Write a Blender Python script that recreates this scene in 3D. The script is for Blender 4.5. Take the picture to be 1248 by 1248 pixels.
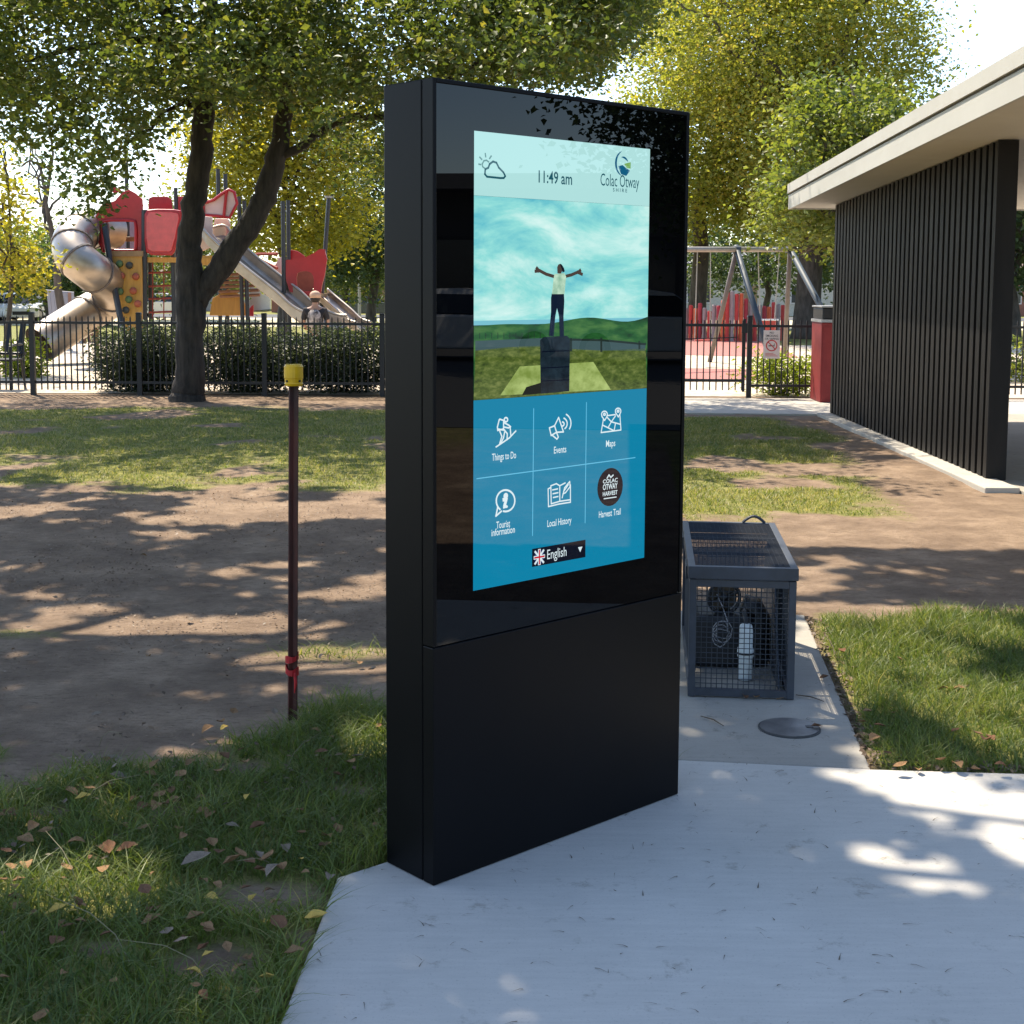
import bpy, bmesh, math, random
import numpy as np
from mathutils import Vector, Matrix, noise as mnoise
random.seed(7); RNG = np.random.default_rng(11)
scn = bpy.context.scene; COL = scn.collection
for o in list(bpy.data.objects): bpy.data.objects.remove(o, do_unlink=True)
# ------------------------------------------------------------------ camera, sky, sun, exposure
F_PX, CY_PX, PITCH, ROLL, EYE = 1669.405, 509.223, 0.0970, -0.005, 1.591
cd = bpy.data.cameras.new('camera'); CAM = bpy.data.objects.new('camera', cd); COL.objects.link(CAM)
cd.sensor_width = 36.0; cd.lens = F_PX/1248*36.0; cd.shift_y = -(624-CY_PX)/1248; cd.clip_start = .05; cd.clip_end = 2000
CAM.location = (0, 0, EYE); CAM.rotation_euler = (math.pi/2-PITCH, 0, 0)
CAM.rotation_euler = (Matrix.Rotation(math.pi/2-PITCH, 3, 'X') @ Matrix.Rotation(-ROLL, 3, 'Z')).to_euler()
scn.camera = CAM
SUN = Vector((-0.35, 0.58, 1.0)).normalized()
W = bpy.data.worlds.new('World'); scn.world = W; W.use_nodes = True
nt = W.node_tree; sky = nt.nodes.new('ShaderNodeTexSky'); sky.sky_type = 'NISHITA'; sky.sun_disc = False
sky.sun_elevation = math.asin(SUN.z); sky.sun_rotation = math.atan2(SUN.x, SUN.y)
sky.air_density = 0.9; sky.dust_density = 0.7; sky.ozone_density = 1.0
nt.links.new(sky.outputs[0], nt.nodes['Background'].inputs[0]); nt.nodes['Background'].inputs[1].default_value = 0.15
sl = bpy.data.lights.new('sun', 'SUN'); sl.energy = 4.4; sl.angle = math.radians(.53); sl.color = (1, .90, .74)
so = bpy.data.objects.new('sun', sl); COL.objects.link(so); so.rotation_euler = SUN.to_track_quat('Z', 'Y').to_euler()
scn.view_settings.view_transform = 'Standard'; scn.view_settings.look = 'None'
scn.view_settings.exposure = 1.25; scn.view_settings.gamma = 1
scn.render.engine = 'CYCLES'; scn.cycles.use_denoising = True; scn.cycles.denoiser = 'OPENIMAGEDENOISE'; scn.cycles.denoising_input_passes = 'RGB_ALBEDO_NORMAL'; scn.cycles.denoising_prefilter = 'ACCURATE'
scn.cycles.max_bounces = 8; scn.cycles.transparent_max_bounces = 12; scn.cycles.caustics_reflective = False; scn.cycles.caustics_refractive = False

# ------------------------------------------------------------------ pixel of the photograph -> direction
def ray(px, py):
    x = (px-624)/F_PX; y = (CY_PX-py)/F_PX
    c, s = math.cos(-ROLL), math.sin(-ROLL); x, y = c*x-s*y, s*x+c*y
    c, s = math.cos(PITCH), math.sin(PITCH)
    return Vector((x, c+y*s, -s+y*c))
def gnd(px, py, z=0.0):
    r = ray(px, py); return Vector((0, 0, EYE))+r*((z-EYE)/r.z)
def at(px, py, Y):
    r = ray(px, py); return Vector((0, 0, EYE))+r*(Y/r.y)

# ------------------------------------------------------------------ objects
BASE = {}
def tag(o, label=None, cat=None, group=None, kind=None):
    if label: o['label'] = label
    if cat: o['category'] = cat
    if group: o['group'] = group
    if kind: o['kind'] = kind
    return o
def thing(name, label, cat, loc=(0, 0, 0), group=None):
    o = bpy.data.objects.new(name, None); COL.objects.link(o); o.location = loc; o.empty_display_size = .1
    BASE[o.name] = Vector(loc); return tag(o, label, cat, group)
class MB:
    def __init__(s): s.v = []; s.f = []
    def add(s, vs, fs):
        n = len(s.v); s.v += [Vector(v) for v in vs]; s.f += [tuple(i+n for i in f) for f in fs]; return s
    def obox(s, o, a, b, c):
        o, a, b, c = Vector(o), Vector(a), Vector(b), Vector(c)
        vs = [o, o+a, o+a+b, o+b, o+c, o+a+c, o+a+b+c, o+b+c]
        fs = [(0, 3, 2, 1), (4, 5, 6, 7), (0, 1, 5, 4), (1, 2, 6, 5), (2, 3, 7, 6), (3, 0, 4, 7)]
        if a.cross(b).dot(c) < 0: fs = [f[::-1] for f in fs]
        return s.add(vs, fs)
    def box(s, x0, x1, y0, y1, z0, z1): return s.obox((x0, y0, z0), (x1-x0, 0, 0), (0, y1-y0, 0), (0, 0, z1-z0))
    def tube(s, pts, rad, n=8, cap=True, squash=None):
        pts = [Vector(p) for p in pts]
        if not hasattr(rad, '__len__'): rad = [rad]*len(pts)
        rings = []; ref = None
        for i, p in enumerate(pts):
            t = (pts[min(i+1, len(pts)-1)]-pts[max(i-1, 0)])
            t = t.normalized() if t.length > 1e-9 else Vector((0, 0, 1))
            if ref is None: ref = Vector((1, 0, 0)) if abs(t.x) < .8 else Vector((0, 1, 0))
            u = (ref-t*ref.dot(t)); u = u.normalized() if u.length > 1e-6 else t.orthogonal().normalized()
            w = t.cross(u); ref = u
            rings.append([p+(u*math.cos(k*2*math.pi/n)+w*math.sin(k*2*math.pi/n))*rad[i] for k in range(n)])
        vs = [v for r in rings for v in r]; fs = []
        for i in range(len(rings)-1):
            for k in range(n): a = i*n+k; b = i*n+(k+1) % n; fs.append((a, b, b+n, a+n))
        if cap: fs.append(tuple(range(n))[::-1]); fs.append(tuple(range(len(vs)-n, len(vs))))
        return s.add(vs, fs)
    def prism(s, poly, ext):
        poly = [Vector(p) for p in poly]; ext = Vector(ext); n = len(poly)
        nrm = sum(((poly[i]-poly[0]).cross(poly[(i+1) % n]-poly[0]) for i in range(n)), Vector())
        if nrm.dot(ext) > 0: poly = poly[::-1]
        return s.add(poly+[p+ext for p in poly], [tuple(range(n)), tuple(range(2*n-1, n-1, -1))]+[(i, i+n, (i+1) % n+n, (i+1) % n)  for i in range(n)])
    def sheet(s, poly): return s.add(poly, [tuple(range(len(poly)))])
    def mesh(s, name, mat, base=(0, 0, 0), smooth=False):
        b = Vector(base); me = bpy.data.meshes.new(name)
        me.from_pydata([v-b for v in s.v], [], s.f); me.update()
        if mat: me.materials.append(mat)
        if smooth: me.polygons.foreach_set('use_smooth', [True]*len(me.polygons))
        return me
    def build(s, name, mat, parent=None, smooth=False, bevel=0, base=None, **tags):
        bs = BASE[parent.name] if parent else Vector(base or (0, 0, 0))
        me = s.mesh(name, mat, bs, smooth); o = bpy.data.objects.new(name, me); COL.objects.link(o)
        if parent: o.parent = parent
        else: o.location = bs
        BASE[o.name] = bs
        if bevel:
            m = o.modifiers.new('bevel', 'BEVEL'); m.width = bevel; m.segments = 2; m.limit_method = 'ANGLE'; m.angle_limit = .6
        return tag(o, **tags) if tags else o
def place(name, me, parent, loc, rot=None, scale=None):       # a part that shares mesh data; loc in world space
    o = bpy.data.objects.new(name, me); COL.objects.link(o); o.parent = parent
    o.location = Vector(loc)-BASE[parent.name]
    if rot: o.rotation_euler = rot
    if scale: o.scale = scale
    BASE[o.name] = BASE[parent.name]; return o
def npmesh(name, V, Fc, mat, parent=None, base=(0, 0, 0), attr=None, smooth=False, nper=3):
    me = bpy.data.meshes.new(name); V = np.asarray(V, np.float32); bs = np.array(BASE[parent.name] if parent else base, np.float32); V = V-bs
    Fc = np.asarray(Fc, np.int32); nf = len(Fc)
    me.vertices.add(len(V)); me.vertices.foreach_set('co', V.ravel())
    me.loops.add(nf*nper); me.loops.foreach_set('vertex_index', Fc.ravel())
    me.polygons.add(nf); me.polygons.foreach_set('loop_start', np.arange(nf, dtype=np.int32)*nper); me.polygons.foreach_set('loop_total', np.full(nf, nper, np.int32))
    if attr:
        for k, (dom, val) in attr.items():
            a = me.attributes.new(k, 'FLOAT', dom); a.data.foreach_set('value', np.asarray(val, np.float32))
    me.update(calc_edges=True); me.validate()
    if smooth: me.polygons.foreach_set('use_smooth', [True]*nf)
    me.materials.append(mat); o = bpy.data.objects.new(name, me); COL.objects.link(o)
    if parent: o.parent = parent
    else: o.location = Vector([float(x) for x in bs])
    BASE[o.name] = Vector([float(x) for x in bs]); return o

# ------------------------------------------------------------------ materials
MATS = {}
def nodes(name):
    m = bpy.data.materials.new(name); m.use_nodes = True; MATS[name] = m
    t = m.node_tree; return m, t, t.nodes['Principled BSDF'], t.nodes['Material Output']
def N(t, typ, **kw):
    n = t.nodes.new(typ)
    for k, v in kw.items():
        if k in n.inputs: n.inputs[k].default_value = v
        else: setattr(n, k, v)
    return n
def ramp(t, fac, stops, interp='LINEAR'):
    r = t.nodes.new('ShaderNodeValToRGB'); r.color_ramp.interpolation = interp
    while len(r.color_ramp.elements) < len(stops): r.color_ramp.elements.new(.5)
    for e, (p, c) in zip(r.color_ramp.elements, stops): e.position = p; e.color = (*c, 1)
    t.links.new(fac, r.inputs[0]); return r.outputs[0]
def noise_tex(t, scale, detail=4, rough=.6, vec=None, coord='Object', dist=0):
    n = N(t, 'ShaderNodeTexNoise', Scale=scale, Detail=detail, Roughness=rough, Distortion=dist)
    if vec is None:
        tc = t.nodes.new('ShaderNodeTexCoord'); vec = tc.outputs[coord]
    t.links.new(vec, n.inputs['Vector']); return n.outputs['Fac']
def bump(t, b, h, strength=.3, dist=.01):
    n = N(t, 'ShaderNodeBump', Strength=strength, Distance=dist); t.links.new(h, n.inputs['Height']); t.links.new(n.outputs[0], b.inputs['Normal'])
def pm(name, c1, c2=None, scale=8, rough=.6, metal=0, bmp=0, bscale=None, bdist=.005, stretch=None, spec=.5, r2=None, lo=.35, hi=.65):
    m, t, b, o = nodes(name)
    b.inputs['Metallic'].default_value = metal; b.inputs['Roughness'].default_value = rough; b.inputs['Specular IOR Level'].default_value = spec
    if c2 is None: c2 = tuple(x*.8 for x in c1)
    tc = t.nodes.new('ShaderNodeTexCoord'); vec = tc.outputs['Object']
    if stretch:
        mp = N(t, 'ShaderNodeMapping'); mp.inputs['Scale'].default_value = stretch; t.links.new(vec, mp.inputs[0]); vec = mp.outputs[0]
    f = noise_tex(t, scale, vec=vec)
    t.links.new(ramp(t, f, [(lo, c1), (hi, c2)]), b.inputs['Base Color'])
    if r2 is not None:
        mr = N(t, 'ShaderNodeMapRange'); mr.inputs['To Min'].default_value = rough; mr.inputs['To Max'].default_value = r2; t.links.new(f, mr.inputs[0]); t.links.new(mr.outputs[0], b.inputs['Roughness'])
    if bmp: bump(t, b, noise_tex(t, bscale or scale*4, vec=vec), bmp, bdist)
    return m
def leafmat(name, cols, trans=.5, tcol=(1.25, 1.15, .55), gloss=.35):
    m, t, b, o = nodes(name); a = N(t, 'ShaderNodeAttribute'); a.attribute_name = 'rnd'
    c = ramp(t, a.outputs['Fac'], cols)
    b.inputs['Roughness'].default_value = .5; b.inputs['Specular IOR Level'].default_value = gloss; t.links.new(c, b.inputs['Base Color'])
    mu = N(t, 'ShaderNodeMix', data_type='RGBA', blend_type='MULTIPLY'); mu.inputs['Factor'].default_value = 1
    t.links.new(c, mu.inputs['A']); mu.inputs['B'].default_value = (*tcol, 1); mu.clamp_result = False
    tr = N(t, 'ShaderNodeBsdfTranslucent'); t.links.new(mu.outputs['Result'], tr.inputs[0])
    mx = N(t, 'ShaderNodeMixShader'); mx.inputs[0].default_value = trans
    t.links.new(b.outputs[0], mx.inputs[1]); t.links.new(tr.outputs[0], mx.inputs[2]); t.links.new(mx.outputs[0], o.inputs[0]); return m
def emat(name, col, st=1.0):
    m, t, b, o = nodes(name); b.inputs['Base Color'].default_value = (.002, .002, .002, 1); b.inputs['Roughness'].default_value = 0; b.inputs['Specular IOR Level'].default_value = .55
    b.inputs['Emission Color'].default_value = (*col, 1); b.inputs['Emission Strength'].default_value = st; return m
def s2l(r, g, b): return tuple(((c/255)/12.92 if c/255 <= .04045 else ((c/255+.055)/1.055)**2.4) for c in (r, g, b))

# value noise in numpy for masks (x, y arrays)
_P = np.random.default_rng(3).random((256, 256))
def vnoise(x, y):
    x = np.asarray(x, float); y = np.asarray(y, float); xi = np.floor(x).astype(int); yi = np.floor(y).astype(int); fx = x-xi; fy = y-yi
    fx = fx*fx*(3-2*fx); fy = fy*fy*(3-2*fy); g = lambda i, j: _P[i & 255, j & 255]
    return (g(xi, yi)*(1-fx)+g(xi+1, yi)*fx)*(1-fy)+(g(xi, yi+1)*(1-fx)+g(xi+1, yi+1)*fx)*fy
def fbm(x, y, sc, oc=3):
    v = 0; a = .5; tot = 0
    for k in range(oc): v = v+a*vnoise(x*sc+17.3*k, y*sc+9.1*k); tot += a; a *= .55; sc *= 2.1
    return v/tot
def sst(a, b, x): t = np.clip((x-a)/(b-a), 0, 1); return t*t*(3-2*t)

# ------------------------------------------------------------------ leaf clouds
def leaf_cloud(P, size, rng, up=.5, aspect=.62, fold=.18, clump=None, face=None):
    n = len(P); th = rng.random(n)*2*np.pi
    ax = np.stack([np.cos(th), np.sin(th), rng.normal(-.35, .45, n)], 1)
    if face is not None: ax = ax-np.array(face)*(ax*np.array(face)).sum(1)[:, None]*.8
    ax /= np.linalg.norm(ax, axis=1)[:, None]
    nr = rng.normal(0, 1, (n, 3)); nr[:, 2] += up*2; nr = nr if face is None else nr*.45+np.array(face)*2; nr -= ax*(nr*ax).sum(1)[:, None]; nr /= np.linalg.norm(nr, axis=1)[:, None]
    sd = np.cross(ax, nr); L = (size*rng.uniform(.6, 1.3, n))[:, None]; Wd = L*aspect*.5
    V = np.empty((n, 4, 3)); V[:, 0] = P-ax*L*.5; V[:, 1] = P-ax*L*.08+sd*Wd+nr*L*fold; V[:, 2] = P+ax*L*.5; V[:, 3] = P-ax*L*.08-sd*Wd+nr*L*fold
    i = np.arange(n)*4; Fc = np.empty((n, 2, 3), int); Fc[:, 0] = np.stack([i, i+1, i+2], 1); Fc[:, 1] = np.stack([i, i+2, i+3], 1)
    r = rng.random(n)*.6+(.2 if clump is None else clump*.4)
    return V.reshape(-1, 3), Fc.reshape(-1, 3), np.repeat(r, 2)
def crown(name, P, size, mat, parent, rng, clump=None, **kw):
    V, Fc, r = leaf_cloud(P, size, rng, clump=clump, **kw)
    return npmesh(name, V, Fc, mat, parent, attr={'rnd': ('FACE', r)})
def clumps(rng, lobes, ncl, per, sig, shell=.45):
    """lobes: (centre, radii); clump centres lie towards the outside of the lobes, leaves gather round them"""
    w = np.array([l[1][0]*l[1][1]*l[1][2] for l in lobes])**.67; w = w/w.sum(); k = rng.choice(len(lobes), ncl, p=w)
    C = np.array([l[0] for l in lobes])[k]; R = np.array([l[1] for l in lobes])[k]
    d = rng.normal(0, 1, (ncl, 3)); d /= np.linalg.norm(d, axis=1)[:, None]; d *= (shell+(1-shell)*rng.random(ncl)**.6)[:, None]*(1+rng.normal(0, .07, ncl))[:, None]
    c = C+d*R; s = sig*rng.uniform(.6, 1.4, ncl)
    P = np.repeat(c, per, 0)+rng.normal(0, 1, (ncl*per, 3))*np.repeat(s, per)[:, None]*np.array([1, 1, .6])
    return c, P, np.repeat(rng.random(ncl), per)
def limb(mb, p0, p1, r0, r1, rng, n=6, wob=.12, sag=0, seg=7):
    p0 = np.array(p0, float); p1 = np.array(p1, float); L = np.linalg.norm(p1-p0); pts = []; rs = []
    for i in range(seg+1):
        t = i/seg; o = rng.normal(0, 1, 3)*wob*L*.25*math.sin(math.pi*t); o[2] += sag*L*math.sin(math.pi*t)
        pts.append(p0+(p1-p0)*t+o); rs.append(r0+(r1-r0)*t**.8)
    mb.tube(pts, rs, n); return pts
# ------------------------------------------------------------------ shared materials
def slat(name, base, var=.15, **kw): return pm(name, base, tuple(c*(1-var) for c in base), **kw)
M_BARK = pm('bark', (.055, .042, .032), (.018, .014, .011), scale=14, rough=.9, bmp=.9, bscale=22, bdist=.02, stretch=(1, 1, .22))
M_BARKF = pm('bark_far', (.11, .09, .07), (.05, .04, .03), scale=9, rough=.9, stretch=(1, 1, .3))
M_BLACKMET = pm('black_metal', (.008, .008, .009), (.011, .011, .012), scale=30, rough=.45, r2=.6)
M_CONC = None
def concrete(name, ca, cb, stain):
    m, t, b, o = nodes(name); b.inputs['Roughness'].default_value = .85; b.inputs['Specular IOR Level'].default_value = .25
    tc = t.nodes.new('ShaderNodeTexCoord'); v = tc.outputs['Object']
    big = noise_tex(t, 1.7, 6, .65, v); fine = noise_tex(t, 60, 4, .7, v); mid = noise_tex(t, 7, 7, .75, v)
    mp = N(t, 'ShaderNodeMapping'); mp.inputs['Scale'].default_value = (2.2, 22, 1); mp.inputs['Rotation'].default_value = (0, 0, .35); t.links.new(v, mp.inputs[0])
    brush = noise_tex(t, 2.2, 5, .7, mp.outputs[0])
    c1 = ramp(t, big, [(.3, ca), (.7, cb)])
    sp = ramp(t, mid, [(.31, stain), (.42, (1, 1, 1)), (.7, (1, 1, 1)), (.8, (1.1, 1.1, 1.1))])
    br = ramp(t, brush, [(.3, (.93, .93, .935)), (.65, (1.03, 1.03, 1.03))])
    fn = ramp(t, noise_tex(t, 130, 3, .8, v), [(.26, (.66, .66, .66)), (.42, (1, 1, 1)), (.66, (1, 1, 1)), (.78, (1.14, 1.14, 1.13))])
    cur = c1
    for x in (sp, br, fn):
        mu = N(t, 'ShaderNodeMix', data_type='RGBA', blend_type='MULTIPLY'); mu.inputs['Factor'].default_value = 1
        t.links.new(cur, mu.inputs['A']); t.links.new(x, mu.inputs['B']); cur = mu.outputs['Result']
    t.links.new(cur, b.inputs['Base Color']); bump(t, b, mid, .25, .004); return m
M_CONC = concrete('concrete_new', (.455, .43, .385), (.545, .51, .455), (.66, .645, .62))
M_CONC2 = concrete('concrete_old', (.30, .275, .235), (.38, .345, .29), (.55, .54, .52))
M_CONC3 = concrete('concrete_pale', (.40, .37, .32), (.48, .44, .38), (.8, .8, .8))

# ------------------------------------------------------------------ where grass grows (0..1) and how the slabs lie
KX, KY, KYAW, KW, KD, KH = -0.202, 3.495, 0.744, 0.992, 0.204, 2.107
KT = Vector((math.cos(KYAW), math.sin(KYAW), 0)); KN = Vector((-KT.y, KT.x, 0))
def K(a, b, z): return Vector((KX, KY, 0))+KT*a+KN*b+Vector((0, 0, z))
SLAB = [(-.50, 1.2), (-.495, 2.82), (-.465, 3.555), (-.345, 3.655), tuple(K(.45, KD+.02, 0)[:2]), (.54, 4.49), (1.2, 4.405), (1.70, 4.37), (3.1, 4.3), (3.1, 1.2)]
SLAB2 = [(.30, 4.52), (.545, 4.497), (1.197, 4.412), (1.30, 5.35), (1.43, 6.55), (.33, 6.7)]
def inpoly(x, y, poly):
    x = np.asarray(x); y = np.asarray(y); r = np.zeros(x.shape, bool); n = len(poly)
    for i in range(n):
        x0, y0 = poly[i]; x1, y1 = poly[(i+1) % n]
        if y0 == y1: continue
        c = ((y0 > y) != (y1 > y)) & (x < (x1-x0)*(y-y0)/(y1-y0)+x0); r ^= c
    return r
def yb(x): return np.interp(x, [-4, -1.67, -1.21, -.5, 0, .4], [4.0, 4.25, 4.62, 5.3, 5.5, 5.5])
BARE = [(gnd(325, 1088), .17), (gnd(258, 1168), .13), (gnd(385, 1140), .08), (gnd(60, 985), .07), (gnd(200, 985), .08), (gnd(430, 960), .07), (gnd(120, 1150), .07), (gnd(300, 930), .09)]
def grass(x, y):
    x = np.asarray(x, float); y = np.asarray(y, float)
    n = fbm(x, y, .9, 4); n2 = fbm(x+31, y+7, 2.6, 3)
    fg = sst(-.42, .45, yb(x)-y+(n2-.5)*1.3)*(x < 1.15)
    for p, r in BARE: fg = fg*(1-.95*np.exp(-(((x-p.x)/r)**2+((y-p.y)/(r*.7))**2)))
    lawn_r = sst(-.05, .15, x-np.interp(y, [4.4, 6.5], [1.17, 1.40]))*sst(-.15, .2, 6.62-y+(n2-.5)*.5)*sst(-.02, .1, y-4.36)
    leftmid = sst(10.2, 11.0, y+(n2-.5)*1.2)*sst(18.6, 17.0, y+(n-.5)*2)*sst(.36, .56, n+.05+.08*(n2-.5))*(x < 1.2)
    tuft = .55*np.exp(-(((x+.75)/.55)**2+((y-5.9)/.28)**2))*(n2 > .35)+.6*np.exp(-(((x+2.35)/.4)**2+((y-6.15)/.14)**2))
    rightmid = sst(9.0, 9.9, y+(n2-.5)*1.4)*sst(17.2, 16.2, y)*sst(3.35, 2.5, x+(n-.5)*1.5+np.clip((11.5-y)*.12, -.5, .5))*sst(.34, .52, n+.06+.12*sst(12.5, 14, y))*(x >= 1.2)
    return np.clip(fg+lawn_r+leftmid+rightmid+tuft, 0, 1)

# ground sheet
def axis(parts):
    out = []
    for a, b, st in parts: out += list(np.arange(a, b, st))
    return np.array(out)
gx = axis([(-420, -60, 40), (-60, -10, 2.5), (-10, -2.2, .12), (-2.2, 3.0, .045), (3.0, 8, .14), (8, 60, 2.5), (60, 421, 40)])
gy = axis([(-80, -4, 4), (-4, 2.4, .4), (2.4, 7.2, .045), (7.2, 20, .12), (20, 60, 2), (60, 120, 6), (120, 620, 50)])
GX, GY = np.meshgrid(gx, gy)
gz = -.012+(fbm(GX, GY, 1.1, 3)-.5)*.035+(fbm(GX+5, GY, 6, 3)-.5)*.018
gz = np.where((GY > 19.2) | (np.abs(GX) > 9), -.012, gz)
ins = inpoly(GX, GY, SLAB) | inpoly(GX, GY, SLAB2)
gz = np.where(ins, -.07, np.minimum(gz, -.004)); gz = gz-.5*sst(44, 66, GY)
gg = grass(GX, GY); far = sst(33, 36, GY)*(.75+.25*fbm(GX, GY, .1)); gg = np.where(GY > 19, far, gg); gg = np.where((np.abs(GX) > 9) & (GY < 33), .6, gg)
V = np.stack([GX.ravel(), GY.ravel(), gz.ravel()], 1); nxn = len(gx); ii, jj = np.meshgrid(np.arange(nxn-1), np.arange(len(gy)-1)); a = (jj*nxn+ii).ravel()
m, t, b, o = nodes('soil_and_turf'); b.inputs['Roughness'].default_value = .95; b.inputs['Specular IOR Level'].default_value = .15
at_ = N(t, 'ShaderNodeAttribute'); at_.attribute_name = 'grass'
tc = t.nodes.new('ShaderNodeTexCoord'); vec = tc.outputs['Object']
d1 = ramp(t, noise_tex(t, 2.3, 6, .7, vec), [(.25, (.13, .088, .060)), (.5, (.225, .158, .108)), (.75, (.37, .27, .185))])
mp = N(t, 'ShaderNodeMapping'); mp.inputs['Scale'].default_value = (9, 30, 9); t.links.new(vec, mp.inputs[0])
d2 = ramp(t, noise_tex(t, 2.0, 6, .8, mp.outputs[0]), [(.3, (.38, .36, .34)), (.47, (1, 1, 1)), (.62, (1.0, 1.0, 1.0)), (.74, (1.6, 1.5, 1.4))])
mu = N(t, 'ShaderNodeMix', data_type='RGBA', blend_type='MULTIPLY'); mu.inputs['Factor'].default_value = 1; t.links.new(d1, mu.inputs['A']); t.links.new(d2, mu.inputs['B'])
g1 = ramp(t, noise_tex(t, 5, 6, .75, vec), [(.28, (.09, .095, .032)), (.5, (.19, .19, .058)), (.72, (.33, .285, .11))])
g2 = ramp(t, noise_tex(t, 90, 3, .8, vec), [(.3, (.5, .5, .45)), (.6, (1.2, 1.2, 1.1))])
mg = N(t, 'ShaderNodeMix', data_type='RGBA', blend_type='MULTIPLY'); mg.inputs['Factor'].default_value = 1; t.links.new(g1, mg.inputs['A']); t.links.new(g2, mg.inputs['B'])
ad = N(t, 'ShaderNodeMath', operation='ADD'); t.links.new(at_.outputs['Fac'], ad.inputs[0])
nn = N(t, 'ShaderNodeMapRange'); nn.inputs['To Min'].default_value = -.4; nn.inputs['To Max'].default_value = .4; t.links.new(noise_tex(t, 16, 4, .7, vec), nn.inputs[0]); t.links.new(nn.outputs[0], ad.inputs[1])
rm = ramp(t, ad.outputs[0], [(.3, (0, 0, 0)), (.75, (1, 1, 1))])
mx = N(t, 'ShaderNodeMix', data_type='RGBA'); t.links.new(rm, mx.inputs['Factor']); t.links.new(mu.outputs['Result'], mx.inputs['A']); t.links.new(mg.outputs['Result'], mx.inputs['B'])
t.links.new(mx.outputs['Result'], b.inputs['Base Color']); bump(t, b, noise_tex(t, 38, 6, .75, vec), .8, .02)
GROUND = npmesh('ground', V, np.stack([a, a+1, a+1+nxn, a+nxn], 1), m, nper=4, attr={'grass': ('POINT', gg.ravel())}, smooth=True); tag(GROUND, kind='structure')

def slab(name, poly, z0, z1, mat, bev=.008):
    mb = MB(); mb.prism([(x, y, z0) for x, y in poly], (0, 0, z1-z0)); return mb.build(name, mat, bevel=bev, kind='structure')
slab('concrete_apron', SLAB, -.11, 0, M_CONC)
slab('concrete_pad', SLAB2, -.11, -.003, M_CONC2)
slab('footpath', [(1.0, 17.15), (3.98, 16.95), (3.98, 17.05), (16, 17.05), (16, 19.35), (-1.0, 19.35), (-.6, 18.1)], -.1, .006, M_CONC3)
slab('shelter_floor', [(3.98, 5.6), (11, 5.6), (11, 17.04), (3.98, 17.04)], -.1, .012, M_CONC2)
slab('wall_kerb', [(3.70, 10.6), (3.975, 10.6), (3.975, 16.9), (3.78, 16.9)], -.1, .03, M_CONC3, .01)
M_MULCH = pm('mulch', (.62, .52, .40), (.42, .33, .24), scale=6, rough=1, bmp=.6, bscale=50)
M_SOFT = pm('softfall_pink', (.38, .15, .125), (.32, .12, .10), scale=20, rough=.95)
M_ROAD = pm('asphalt', (.055, .055, .057), (.07, .07, .07), scale=40, rough=.9)
def sheet(name, poly, z, mat): return MB().sheet([(x, y, z) for x, y in poly]).build(name, mat, kind='structure')
sheet('playground_mulch', [(-22, 19.75), (14, 19.75), (15, 37), (-22, 37)], -.004, M_MULCH)
sheet('softfall', [(1.5, 32.5), (6.4, 30.5), (7.6, 41.5), (2.5, 43)], .002, M_SOFT)
sheet('softfall', [(2.2, 23.6), (4.2, 23.2), (4.6, 26.2), (2.4, 26.6)], .002, M_SOFT)
sheet('car_park', [(11.5, -30), (60, -30), (60, 16.5), (11.5, 16.5)], -.006, M_ROAD)  # unseen dark ground, added to darken what the kiosk glass mirrors
sheet('road', [(-200, 84), (200, 84), (200, 93), (-200, 93)], -.5, M_ROAD)
sheet('gravel_verge', [(-200, 66.5), (60, 66.5), (60, 83.9), (-200, 83.9)], -.504, pm('verge', (.55, .48, .36), (.42, .38, .2), scale=.6, rough=1))

# ------------------------------------------------------------------ grass blades: stuff nobody could count
def blades(P, h, w, lean, rng, seg=3):
    n = len(P); th = rng.random(n)*2*np.pi; d = np.stack([np.cos(th), np.sin(th)], 1); ph = rng.random(n)*2*np.pi
    sd = np.stack([np.cos(ph), np.sin(ph), np.zeros(n)], 1); V = np.empty((n, seg*2+1, 3))
    for k in range(seg+1):
        f = k/seg; c = P.copy(); c[:, :2] += d*(h*lean*f**1.8)[:, None]; c[:, 2] += h*(f-.32*lean*f**2.2)
        wd = (w*(1-f**1.5)*.5)[:, None]
        if k < seg: V[:, 2*k] = c-sd*wd; V[:, 2*k+1] = c+sd*wd
        else: V[:, 2*k] = c
    i = np.arange(n)*(2*seg+1); Fs = []
    for k in range(seg-1): a = i+2*k; Fs += [np.stack([a, a+1, a+3], 1), np.stack([a, a+3, a+2], 1)]
    a = i+2*(seg-1); Fs.append(np.stack([a, a+1, a+2], 1)); nf = len(Fs)
    Fc = np.stack(Fs, 1).reshape(-1, 3); return V.reshape(-1, 3), Fc, nf
M_GRASS = leafmat('grass_blade', [(0, (.06, .10, .024)), (.45, (.14, .185, .040)), (.75, (.26, .26, .072)), (.9, (.40, .33, .14)), (1, (.45, .38, .2))], trans=.4, tcol=(1.2, 1.25, .6), gloss=.4)
def gz_at(x, y): return -.012+(fbm(x, y, 1.1, 3)-.5)*.035+(fbm(x+5, y, 6, 3)-.5)*.018-.006
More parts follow.
